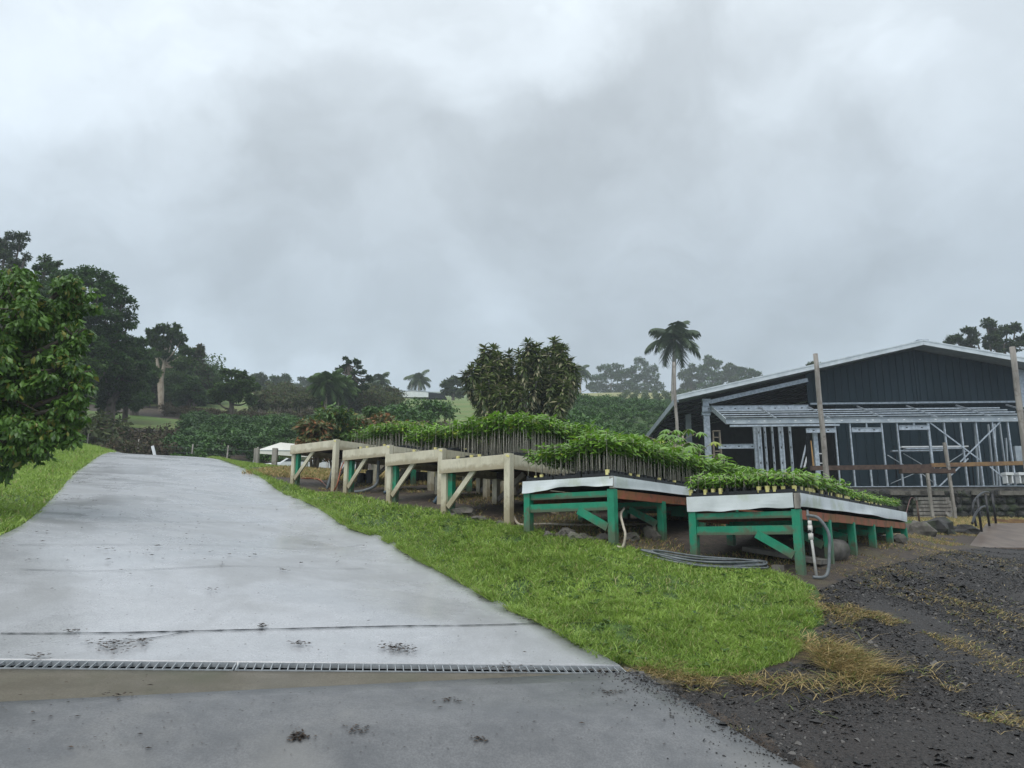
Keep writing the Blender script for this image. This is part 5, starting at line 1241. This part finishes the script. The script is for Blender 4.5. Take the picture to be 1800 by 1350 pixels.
ft('shadowy tree mass under the domed brownish tree', 42, [(180, 640, 32), (210, 640, 26), (170, 680, 32), (205, 690, 26), (230, 620, 16), (225, 670, 22), (190, 715, 20)], 13000, L_dark, .24, tr=.3, seed=15, tb=.5)
ft('mid green tree between the domed tree and the pale trunked tree', 52, [(240, 640, 24), (225, 665, 22), (258, 660, 20), (245, 690, 20), (262, 625, 14), (236, 612, 14)], 10000, L_green, .26, tr=.25, seed=16, tb=.6)
tree('pale_trunk_tree', 'dark crowned tree with a forked pale trunk beside the small lawn', 'tree', 58, [(288, 578, 14), (272, 588, 13), (305, 586, 12), (264, 602, 8), (318, 600, 13), (290, 605, 16), (328, 615, 13), (300, 625, 16), (335, 634, 12), (318, 640, 15), (278, 612, 10), (310, 573, 6)],
     .26, 9000, L_dark, trunk=[(285, 706), (284, 690), (284, 665), (289, 640), (290, 615)], tmat=palebark, tr=.17, seed=17, sub=10, subr=.36, tb=.5, shell=.5)
m = MB(); rt = P(287, 708, 57.9); rt.z = h(rt.x, rt.y); m.tube(spline([rt + Vector((-.1, 0, -.2)), P(280, 672, 58), P(277, 640, 58), P(272, 612, 58)], 5), [.2 - .007 * i for i in range(16)], 7); tag(m.build('bare_tree', palebark), 'pale thin second trunk leaning left beside the pale trunked tree', 'tree')
ft('tall dark tree with a rounded top right of the pale trunked tree', 64, [(345, 622, 14), (352, 640, 14), (340, 650, 18), (358, 656, 14), (330, 668, 20), (355, 680, 18), (365, 670, 10), (350, 612, 8)], 9000, L_olive, .28, tr=.25, seed=18, tb=.5)
ft('bright green rounded tree low behind the small lawn', 56, [(330, 685, 20), (345, 690, 17), (315, 690, 17), (335, 672, 14), (352, 702, 12), (322, 705, 14)], 7000, L_green, .24, tr=.2, seed=19, tb=.6)
ft('dull green tree left of the pale trunk', 60, [(258, 680, 16), (270, 672, 14), (262, 698, 12), (275, 690, 12), (268, 650, 13), (250, 655, 12)], 6000, L_olive, .24, tr=.2, seed=20, tb=.35)
tree('spreading_tree', 'dark spreading tree with a short trunk on the brown bank', 'tree', 50, [(407, 655, 10), (395, 652, 7), (425, 660, 10), (438, 668, 9), (400, 675, 18), (425, 680, 17), (385, 690, 16), (410, 695, 20), (435, 692, 14), (446, 680, 9), (378, 702, 10), (440, 705, 9)],
     .22, 11000, L_dark, trunk=[(407, 745), (407, 725), (407, 705)], tr=.17, seed=21, tb=.5, sub=11, subr=.38)
for i, (lab, Y, cl, mt, tb_) in enumerate((('hazy grey green tree behind the spreading tree', 85, [(455, 663, 12), (445, 670, 12), (463, 674, 9), (440, 685, 14), (462, 690, 10)], L_sage, .3),
        ('distant flat topped tree on the ridge, left of the two ridge crowns', 105, [(485, 668, 10), (500, 664, 9), (508, 672, 8), (480, 682, 12), (500, 684, 12)], L_dark, .35),
        ('distant pale tree with spreading branches on the ridge', 125, [(535, 672, 12), (552, 668, 9), (525, 682, 13), (548, 684, 14), (565, 676, 9)], L_sage, .4),
        ('brownish rounded tree low on the far ridge', 100, [(503, 690, 12), (494, 698, 11), (512, 698, 10)], L_brown, .35),
        ('light green far tree below the flat topped tree', 98, [(470, 692, 11), (482, 697, 11), (460, 700, 9)], L_sage, .5),
        ('faint far tree left of the fern like palm clump', 118, [(540, 697, 14), (556, 694, 12), (522, 700, 12), (575, 692, 10)], L_sage, .3),
        ('hazy ridge tree touching the forest edge', 95, [(380, 660, 9), (372, 672, 12), (388, 678, 10), (365, 690, 12)], L_sage, .3))):
    tree('ridge_tree', lab, 'tree', Y * 1.35, cl, .46, 4500, mt, tr=.2, group='hazy trees on the ridge', seed=40 + i, tb=tb_, subr=.38)
tree('tiered_tree', 'dark gappy tree with tiered branches above the orange bushes', 'tree', 62, [(608, 630, 5.5), (614, 636, 6), (606, 644, 7), (628, 636, 6), (631, 644, 5), (615, 650, 8), (596, 650, 6), (588, 658, 6), (625, 654, 6), (602, 664, 7), (584, 664, 4), (638, 656, 6), (646, 662, 6), (636, 668, 6), (652, 668, 4), (618, 672, 10), (606, 682, 10), (628, 684, 11), (618, 696, 12), (642, 680, 6)],
     .20, 9500, L_dark, trunk=[(615, 706), (615, 680), (616, 655), (610, 635)], tr=.16, seed=31, tb=.22, sub=7, subr=.40, shell=.3)
ft('leafy green tree filling the gap beside the domed tree', 47, [(225, 610, 20), (245, 600, 12), (215, 640, 24), (240, 650, 22), (200, 670, 26), (228, 680, 24), (250, 625, 14), (205, 700, 22), (240, 705, 18)], 12000, L_green, .26, tr=.15, seed=25, tb=.5)
ft('dark rounded tree behind the pale trunked tree', 66, [(262, 625, 16), (280, 640, 18), (300, 655, 20), (270, 665, 20), (310, 630, 14), (320, 660, 18), (290, 680, 20), (305, 695, 18), (272, 700, 16)], 12000, L_green, .28, tr=.15, seed=26, tb=.4)
ft('low green tree at the right end of the forest', 68, [(350, 665, 14), (368, 675, 14), (380, 690, 14), (355, 695, 18), (338, 680, 16), (372, 703, 12)], 8000, L_green, .28, tr=.12, seed=27, tb=.5)
# ---- palms
def palm(label, px, crown_y, base_z, Y, R_, nf, tr, mat=L_palm, drop=.9, seed=1, trunkpx=None, ll=.42, name='palm_tree', tmat=palebark, nl=26):
    r = random.Random(seed); top = P(px, crown_y, Y); g = h(top.x, Y) if base_z is None else base_z; base = Vector((P(trunkpx or px, 700, Y).x, Y, g))
    root = empty(name, base); tag(root, label, 'palm'); t = top - base
    m = MB(); S = spline([(0, 0, -.3), (t.x * .2, 0, t.z * .45), (t.x * .8, 0, t.z * .85), tuple(t)], 5); k = len(S); m.tube(S, [tr * (1.15 - .5 * i / k) for i in range(k)], 9); m.build('trunk', tmat, root)
    for i in range(nf):
        a = i * 2.39996 + r.uniform(-.2, .2); e0 = 1.35 - 2.1 * (i / nf) ** .85 + r.uniform(-.12, .12); L = R_ * r.uniform(.85, 1.12); pts = [Vector(t)]; el = e0; n = 10
        for j in range(n):
            pts.append(pts[-1] + Vector((math.cos(a) * math.cos(el), math.sin(a) * math.cos(el), math.sin(el))) * L / n); el -= drop * 2.0 / n * (.5 + j / n)
            el = max(el, -1.5)
        V = []; F = []; tt = []
        for j in range(nl):
            u = .12 + .86 * j / nl; x = u * n; q = min(int(x), n - 1); p = pts[q].lerp(pts[q + 1], x - q); dr = (pts[q + 1] - pts[q]).normalized(); sd_ = dr.cross(Vector((0, 0, 1)));
            if sd_.length < .05: sd_ = Vector((-math.sin(a), math.cos(a), 0))
            sd_.normalize(); ln = ll * R_ * math.sin(math.pi * min(1, u * .85 + .15)) ** .6
            for s in (-1, 1):
                d = (sd_ * s + dr * .55 + Vector((0, 0, -.55 + r.uniform(-.3, .25)))).normalized(); b = len(V); wv = dr * .028 * R_ * .9
                V += [tuple(p - wv), tuple(p + wv), tuple(p + d * ln * .6 + wv * .8 + Vector((0, 0, -.03 * ln))), tuple(p + d * ln + Vector((0, 0, -.2 * ln)))]; F.append((b, b + 1, b + 2, b + 3)); tt.append(min(1, max(0, .45 + .3 * math.sin(e0) + r.gauss(0, .12))))
        m2 = MB(); m2.tube(pts, [.02 * R_ * (1.1 - i_ / 11) for i_ in range(len(pts))], 4, False)
        rv = np.array([tuple(p) for p in m2.v]); rf = np.array(m2.f)
        mesh_np('frond', np.r_[np.array(V), rv], np.r_[np.array(F), rf + len(V)], mat, root, np.r_[tt, np.full(len(rf), .9)])
    return root
palm('tall royal palm with drooping fronds standing left of the shed roof', 1186, 596, None, 62, 2.7, 18, .2, drop=.8, seed=2, trunkpx=1183, tmat=greywood)
palm('larger of the two hazy palms beside the tiered tree', 665, 672, None, 105, 2.5, 15, .16, seed=3, drop=.9)
palm('smaller hazy palm close left of its larger neighbour', 651, 682, None, 100, 2.0, 13, .13, seed=4, drop=.9)
palm('hazy palm standing up behind the low far house', 736, 668, None, 118, 2.5, 15, .14, seed=5, drop=.9)
palm('faint palm at the left end of the right hand ridge trees', 1020, 655, None, 150, 3.0, 15, .2, seed=6, drop=1.1)
palm('bushy dark palm clump left of the tiered tree', 573, 676, None, 58, 1.9, 24, .12, seed=7, drop=.7, mat=L_dark)
palm('second bushy dark palm below the tiered tree branches', 594, 684, None, 60, 1.9, 24, .12, seed=9, drop=.7, mat=L_dark)
# ---- far house
def house():
    Y = 112; o = P(730, 700, Y); root = empty('far_house', o); tag(root, 'low white walled house with dark ends on the far ridge', 'house')
    q = lambda px, py, dy=0: P(px, py, Y + dy) - o
    def panel(name, pts, mat, d=3):
        m = MB(); V = [q(*p) for p in pts]; V += [v + Vector((0, d, 0)) for v in V]; n = len(pts); m.add(V, [tuple(range(n)), tuple(range(2 * n - 1, n - 1, -1))] + [(i, i + n, (i + 1) % n + n, (i + 1) % n) for i in range(n)]); m.build(name, mat, root)
    panel('wall', [(697, 698), (697, 690), (725, 687.6), (753, 690), (753, 698)], whitep, 5)
    panel('side_wing', [(672, 700), (672, 692.5), (696.8, 690), (696.8, 700)], darkin, 4.8); panel('side_wing', [(753.2, 700), (753.2, 690), (779, 692), (785, 700)], darkin, 4.8)
    panel('roof', [(671, 692.2), (671, 691), (725, 685.6), (780, 690.8), (780, 692), (725, 686.8)], roofmetal, 6)
    m = MB(); m.tube([q(723, 686), q(723, 676)], .05, 4); m.build('mast', greywood, root)
house()
# ---- ridge trees right
for i, (lab, Y, cl, n) in enumerate((('large rounded far tree left of the royal palm', 150, [(1062, 652, 16), (1085, 650, 16), (1075, 668, 20), (1050, 668, 14), (1100, 665, 17), (1060, 685, 14), (1085, 685, 16)], 9000),
        ('tallest hazy rounded tree behind the royal palm trunk', 150, [(1125, 640, 14), (1140, 650, 16), (1115, 655, 18), (1150, 668, 15), (1125, 675, 20), (1145, 688, 14), (1105, 688, 14), (1160, 682, 10)], 9000),
        ('rounded hazy tree just right of the royal palm', 140, [(1215, 650, 12), (1205, 662, 14), (1225, 668, 14), (1210, 684, 16), (1195, 690, 10), (1235, 690, 12)], 8000),
        ('highest rounded tree right of the royal palm', 138, [(1245, 636, 12), (1258, 642, 12), (1240, 655, 16), (1262, 660, 14), (1250, 676, 18), (1240, 692, 14), (1268, 690, 12)], 9000),
        ('pale foliaged ridge tree above the shed eave', 135, [(1282, 646, 10), (1292, 652, 10), (1275, 662, 12), (1295, 668, 12), (1280, 685, 14)], 7000),
        ('dark small crowned tree at the right end of the ridge, over the shed roof', 130, [(1308, 653, 9), (1322, 656, 9), (1333, 660, 7), (1312, 668, 12), (1330, 672, 9)], 6000),
        ('grey far tree between the dracaena clump and the ridge trees', 155, [(992, 672, 8), (985, 682, 10), (1040, 680, 9)], 3500),
        ('thin tree top seen over the shed roof behind the middle pole', 75, [(1428, 640, 9), (1445, 644, 8), (1412, 652, 9), (1436, 654, 10), (1460, 652, 7), (1395, 660, 8)], 2600),
        )): tree('ridge_tree', lab, 'tree', Y * 1.5 if Y > 100 else Y, cl, .60 if Y > 100 else .22, n, L_sage if i in (4, 2, 7) else L_green, tr=.3, group='hazy trees on the right ridge', seed=60 + i, tb=.35, subr=.37, sub=12)
tree('shed_tree', 'leafy dark tree rising behind the right half of the shed roof', 'tree', 66, [(1735, 568, 11), (1750, 578, 14), (1770, 580, 12), (1785, 575, 9), (1700, 584, 11), (1715, 592, 14), (1680, 596, 11), (1740, 598, 18), (1765, 605, 18), (1705, 606, 14), (1785, 610, 14), (1810, 595, 18), (1670, 602, 8)], .26, 12000, L_sage, tr=.3, seed=80, tb=.25, sub=11, subr=.36)
tree('roadside_tree', 'rounded light green tree right of the far house', 'tree', 100, [(795, 668, 9), (785, 674, 9), (806, 672, 8), (790, 686, 12), (808, 688, 10)], .34, 5000, L_sage, tr=.2, seed=81, tb=.55)
bush('yellow_bush', 'small yellow green treetop peeking over the shed eave', 'bush', 1246, 48, 26, 60, .16, 900, L_green, seed=82, tb=.9)
# ---- dracaena clump
def dracaena():
    r = random.Random(12); Y0 = 27.0
    spec = [(832, 628, .8), (845, 600, 1.2), (862, 603, 1), (875, 618, .9), (893, 612, 1), (912, 608, 1.1), (930, 592, 1.25), (945, 598, 1.1), (960, 612, .9), (982, 588, 1.3), (996, 600, 1.1), (1006, 622, .8), (852, 650, .9), (885, 645, .9), (920, 640, 1), (955, 645, 1), (985, 640, 1), (1000, 662, .7), (838, 675, .8), (870, 672, .8), (905, 668, .8)]
    tv, tf = leaf_tmpl(1, .26, .6, .3, 4)
    for i, (px, py, sc) in enumerate(spec):
        Y = Y0 + r.uniform(-1.0, 1.0) - (.8 if i > 11 else 0); px = 912 + (px - 912) * .9; top = P(px, py + 8, Y); bx = P(912 + (px - 912) * .62, 740, Y).x; g = h(bx, Y); base = Vector((bx, Y, g)); root = empty('dracaena_tree', base)
        tag(root, 'tall dracaena with drooping strap leaves, in the dense clump behind the benches', 'dracaena', 'dracaenas in the dense clump'); t = top - base
        stems = []; m = MB(); k = 4
        V_, F_, T_, b = [], [], [], 0
        for s in range(k):
            ox = r.uniform(-.45, .45) * (s > 0); oy = r.uniform(-.4, .4) * (s > 0); oz = -r.uniform(.2, 1.0) * (s > 0); tip = t + Vector((ox, oy, oz)); S = spline([(0, 0, -.2), (tip.x * .25, tip.y * .3, tip.z * .4), (tip.x * .8, tip.y * .8, tip.z * .75), tuple(tip)], 5)
            m.tube([(p.x + ox * .15, p.y, p.z) for p in S], [.055 - .0022 * q for q in range(len(S))], 6)
            nl = 230; z = np.sort(np.random.default_rng(i * 9 + s).uniform(0, 1, nl)) ** .85; rr = np.random.default_rng(i * 7 + s + 50)
            # leaves from the tip down along the stem
            f = 1 - z * (.45 if i < 12 else .66); d = np.array([tuple(q) for q in S]); u = np.linspace(0, 1, len(d)); pos = np.stack([np.interp(f, u, d[:, c_]) for c_ in range(3)], -1)
            az = np.arange(nl) * 2.4 + rr.normal(0, .3, nl); el = 1.2 - 1.75 * np.minimum(1, z * 2.2) ** .7 + rr.normal(0, .22, nl); ln = .36 * rr.uniform(.75, 1.2, nl) * (1 - .25 * z) * (.6 + .4 * np.minimum(1, z * 10))
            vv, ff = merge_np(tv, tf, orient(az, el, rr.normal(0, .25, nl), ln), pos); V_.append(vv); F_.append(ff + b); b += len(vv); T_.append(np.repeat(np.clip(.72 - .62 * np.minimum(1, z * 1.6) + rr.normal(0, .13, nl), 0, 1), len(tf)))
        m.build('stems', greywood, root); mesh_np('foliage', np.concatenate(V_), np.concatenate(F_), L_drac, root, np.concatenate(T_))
dracaena()
bush('dark_bush', 'dark shrub with pale flecked leaves at the right foot of the dracaena clump', 'bush', 988, 28, 62, 62, .16, 1500, L_drac, seed=90, tb=.3)
# ---- croton shrubs and hedge behind the benches
for i, (px, Y, w_, hp, mt, lab, tb_) in enumerate(((560, 21, 46, 92, L_crot, 'orange brown croton shrub above the first bench, leftmost of the crotons', .55), (595, 22, 66, 112, L_front, 'dark glossy green shrub between the orange crotons', .3),
        (628, 23, 60, 110, L_crot, 'croton shrub with reddish tips under the tiered tree', .45), (665, 24, 60, 110, L_crot, 'olive and tan croton shrub above the second bench', .55), (705, 25, 58, 92, L_crot, 'tan leaved croton shrub right of the centre of the hedge', .5),
        (740, 26, 56, 78, L_brown, 'low brownish shrub in front of the coffee row', .6), (775, 25, 52, 68, L_brown, 'dull brown shrub left of the dracaena clump', .55), (648, 26, 40, 132, L_green, 'upright light green shrub showing above the crotons', .7),
        (822, 24, 50, 60, L_green, 'bright green low shrub at the left foot of the dracaena clump', .6))):
    bush('croton_shrub' if mt is L_crot else 'garden_shrub', lab, 'shrub', px, Y, w_ * 1.35, hp * 1.28, .17, 2600, mt, seed=100 + i, tmpl=leaf_tmpl(1, .42, .5, .3, 2), tb=tb_, subr=.5, k=7)
# ---- papaya like plants behind the green bench
tv, tf = leaf_tmpl(1, .30, .6, .3, 3)
for i, (px, py, Y) in enumerate(((1158, 772, 16.0), (1200, 766, 16.8), (1186, 780, 15.2), (1230, 790, 16.4), (1130, 782, 16.5))):
    top = P(px, py, Y); g = h(top.x, Y); root = empty('papaya_plant', (top.x, Y, g)); tag(root, 'young plant with radiating lobed leaves behind the upper green bench', 'plant', 'lobed leaf plants behind the green bench')
    rr = np.random.default_rng(i + 5); m = MB(); H_ = top.z - g; m.tube([(0, 0, -.1), (0, 0, H_)], [.03, .02], 6); V_, F_, T_, b = [], [], [], 0
    for j in range(9):
        a = j * 2.4 + i; L = .42; e = .5 - .08 * j; tip = Vector((math.cos(a) * L * math.cos(e), math.sin(a) * L * math.cos(e), H_ + L * math.sin(e) - .04 * j)); m.tube([(0, 0, H_ - .04 * j), tuple(tip)], [.008, .005], 4, False)
        az = a + np.linspace(-1.9, 1.9, 8); vv, ff = merge_np(tv, tf, orient(az, np.full(8, -.15), rr.normal(0, .1, 8), rr.uniform(.20, .28, 8)), np.repeat([tuple(tip)], 8, 0)); V_.append(vv); F_.append(ff + b); b += len(vv); T_.append(np.full(len(ff), rr.uniform(.4, .8)))
    m.build('stem', rawwood, root); mesh_np('foliage', np.concatenate(V_), np.concatenate(F_), L_seed, root, np.concatenate(T_))
# ---- broad leaved weeds in the turf
x, y = sample_poly(LAWN, 2600, 4.5, 12); k = edge_ok(x, y) & (fbm(x, y, 1.1, 77) > .47); x, y = x[k], y[k]
tv, tf = leaf_tmpl(1, .5, .6, .2, 2); V_, F_, T_, b = [], [], [], 0
for a, c_ in zip(x[:420], y[:420]):
    n_w = 7; az = np.arange(n_w) * 2.4 + rng.uniform(0, 6); vv, ff = merge_np(tv, tf, orient(az, rng.uniform(.1, .8, n_w), rng.normal(0, .3, n_w), rng.uniform(.025, .055, n_w)), np.repeat([[a, c_, h(a, c_) + .03]], n_w, 0)); V_.append(vv); F_.append(ff + b); b += len(vv); T_.append(rng.uniform(.2, .8, len(ff)))
tag(mesh_np('lawn_weeds', np.concatenate(V_), np.concatenate(F_), L_front, tone=np.concatenate(T_)), 'small broad leaved weeds scattered through the lawn strip', kind='stuff')
# ---- coffee field on the left: individual bushes in rows
cm = []
for s in range(5):
    cent = [(random.uniform(-.5, .5), random.uniform(-.5, .5), random.uniform(.5, 1.25)) for _ in range(7)]; rad = [random.uniform(.38, .55) for _ in cent]
    V, F, T = leafcloud(cent, rad, 1300, .17, .075, 12, .42, .35, None, .8, .4, .45, 200 + s); o = mesh_np('foliage', V, F, L_coffee, None, T); cm.append(o.data); bpy.data.objects.remove(o)
nb = 0
for row, Y in enumerate((33.0, 34.8, 36.6, 38.4, 40.2, 42.0, 43.8, 45.6, 47.4, 49.2)):
    x = P(285 + row * 3, 700, Y).x; xe = P(560, 700, Y).x
    while x < xe:
        x += random.uniform(.95, 1.25); y = Y + random.uniform(-.3, .3); s = random.uniform(.8, 1.0) * (1 - .028 * row)
        o = bpy.data.objects.new('coffee_bush', random.choice(cm)); C.objects.link(o); o.location = (x, y, h(x, y) - .05); o.scale = (s, s, s * random.uniform(.85, 1.1)); o.rotation_euler = (0, 0, random.uniform(0, 6.28)); nb += 1
        tag(o, 'dark green coffee bush in the %s row of the field below the brown bank' % ('nearest', 'second', 'third', 'fourth', 'fifth', 'sixth', 'seventh', 'eighth', 'ninth', 'farthest')[row], 'bush', 'coffee bushes in row %d of the left field' % (row + 1))
print('coffee', nb)
def manybush(name, label, pts, scale, mat, seed=0, leaf=.19, n=620):
    V_, F_, T_, b = [], [], [], 0; r = random.Random(seed)
    src = []
    for s in range(3):
        cent = [(r.uniform(-.45, .45), r.uniform(-.45, .45), r.uniform(.4, 1.2)) for _ in range(5)]; src.append(leafcloud(cent, [.5] * 5, n, leaf, leaf * .45, 9, .45, .3, None, .8, .4, .45, seed + s))
    for (x, y) in pts:
        V, F, T = src[r.randint(0, 2)]; s = (scale(y) if callable(scale) else scale) * r.uniform(.75, 1.25); M = rotz_np([r.uniform(0, 6.28)], [s]); vv, ff = merge_np(V, F, M, np.array([[x, y, h(x, y) - .1]])); V_.append(vv); F_.append(ff + b); b += len(vv); T_.append(np.clip(T + r.gauss(0, .09), 0, 1))
    return tag(mesh_np(name, np.concatenate(V_), np.concatenate(F_), mat, tone=np.concatenate(T_)), label, kind='stuff')
pts = []
Y = 36
while Y < 106:
    x0, x1 = P(985, 700, Y).x, P(1290, 700, Y).x; x = x0
    while x < x1:
        if not (Y < 46 and x > 9.5): pts.append((x + random.uniform(-.3, .3), Y + random.uniform(-.5, .5)))
        x += 1.5 if Y < 50 else 1.2
    Y += 2.2 if Y < 60 else 3
manybush('coffee_hillside', 'dense dark green coffee trees covering the hillside left of the shed', pts, lambda y: 1.15 if y < 50 else .85 if y < 75 else .6, L_coffee, 300)
pts = []
Y = 108
while Y < 165:
    x0, x1 = P(1085 + (Y - 96) * .3, 700, Y).x, P(1330, 700, Y).x; x = x0
    while x < x1: pts.append((x, Y + random.uniform(-.3, .3))); x += 1.9
    Y += 4.2
manybush('orchard_rows', 'faint rows of small trees planted on the far slope', pts, .8, L_sage, 310, .3, 200)
pts = []
for Y in (34, 37, 40, 43, 46):
    x0, x1 = P(700, 700, Y).x, P(785, 700, Y).x; x = x0
    while x < x1: pts.append((x, Y)); x += 1.3
manybush('coffee_row', 'dark green coffee trees below the far house', pts, 1.05, L_coffee, 320)
pts = [(P(px, 700, Y).x, Y) for Y in (62, 66, 70, 76, 84) for px in range(470, 700, 11)]
manybush('ridge_scrub', 'hazy scrub covering the slope below the ridge trees', [(x + random.uniform(-.6, .6), y + random.uniform(-2, 2)) for x, y in pts], 1.2, L_olive, 330)
# undergrowth at the forest foot and brown shrubs by the crest
pts = [(P(random.uniform(-60, 370), 700, Y).x, Y) for Y in np.random.default_rng(4).uniform(62, 74, 170)]
manybush('undergrowth', 'dark undergrowth along the foot of the forest', pts, 2.5, L_dark, 340, .105, 1300)
pts = [(P(random.uniform(150, 300), 700, Y).x, Y) for Y in np.random.default_rng(5).uniform(31.5, 39, 75)]
manybush('brown_scrub', 'dull brown scrub behind the wire fence at the left crest', pts, .85, L_brown, 350)
pts = [(P(random.uniform(-40, 190), 700, Y).x, Y) for Y in np.random.default_rng(6).uniform(31, 38, 60)]
manybush('thicket', 'dark green thicket under the left forest trees', pts, 1.4, L_olive, 360)
pts = [(P(random.uniform(290, 560), 700, Y).x, Y) for Y in np.random.default_rng(7).uniform(53.5, 57, 75)]
manybush('bank_scrub', 'dry brown scrub on the bank above the coffee field', pts, .55, L_brown, 370)
for i, (px, Y, w_, hp) in enumerate(((190, 30.2, 80, 62), (232, 31, 90, 70), (275, 31.5, 70, 50), (165, 30, 50, 42))):
    bush('brown_shrub', ['rusty brown shrub left of the leaning stake', 'large dead leaved brown shrub behind the fence', 'brown green shrub above the crest of the driveway', 'small reddish brown shrub at the left fence stakes'][i], 'shrub', px, Y, w_, hp, .12, 2600, L_brown, seed=120 + i, tb=.4, k=8, subr=.5)
for i, (px, w_, hp, lab) in enumerate(((335, 26, 26, 'leafy green weed on the crest right of the leaning stake'), (392, 30, 24, 'bright weed clump where the driveway meets the lawn'), (318, 22, 36, 'upright coffee seedling at the crest fence'), (360, 44, 44, 'dark leafy bush at the fence by the crest'))):
    bush('crest_weed', lab, 'bush', px, 28.5, w_, hp, .16, 420, L_coffee if i > 1 else L_green, seed=140 + i, tb=.75, k=4)
# row of tall pale stemmed plants on the bank
for i, px in enumerate((455, 463, 487, 505, 512, 528, 545)):
    Y = 57 + (i % 3) * .8; g = P(px, 733, Y); g.z = h(g.x, Y); root = empty('cane_plant', g); tag(root, 'slender plant with pale hanging stems on the brown bank', 'plant', 'slender plants along the brown bank')
    m = MB(); r = random.Random(i)
    for _ in range(9): a = r.uniform(-.35, .35); m.tube([(a * .3, 0, 0), (a, r.uniform(-.2, .2), 1.3)], [.03, .015], 4, False)
    m.build('stems', tanhose, root); V, F, T = leafcloud([(0, 0, 1.45), (.25, 0, 1.2), (-.25, 0, 1.25)], [.42, .35, .35], 420, .24, .10, 8, .5, .4, None, 1, .4, .5, 400 + i); mesh_np('foliage', V, F, L_olive, root, T)

# ================================================================== haze
hz = MB(); x0, x1, y0, y1, z0, z1 = -450, 450, -32, 350, -8, 90
hz.add([(x, y, z) for x in (x0, x1) for y in (y0, y1) for z in (z0, z1)], [(0, 1, 3, 2), (4, 6, 7, 5), (0, 4, 5, 1), (2, 3, 7, 6), (0, 2, 6, 4), (1, 5, 7, 3)])
hm = bpy.data.materials.new('haze'); hm.use_nodes = True; ht_ = hm.node_tree; ht_.nodes.clear()
pv = ht_.nodes.new('ShaderNodeVolumePrincipled'); pv.inputs['Color'].default_value = (.86, .91, .97, 1); pv.inputs['Density'].default_value = HAZE; pv.inputs['Anisotropy'].default_value = .1
ho = ht_.nodes.new('ShaderNodeOutputMaterial'); ht_.links.new(pv.outputs[0], ho.inputs['Volume'])
tag(hz.build('haze', hm), 'misty rain air hanging over the whole place', kind='stuff')
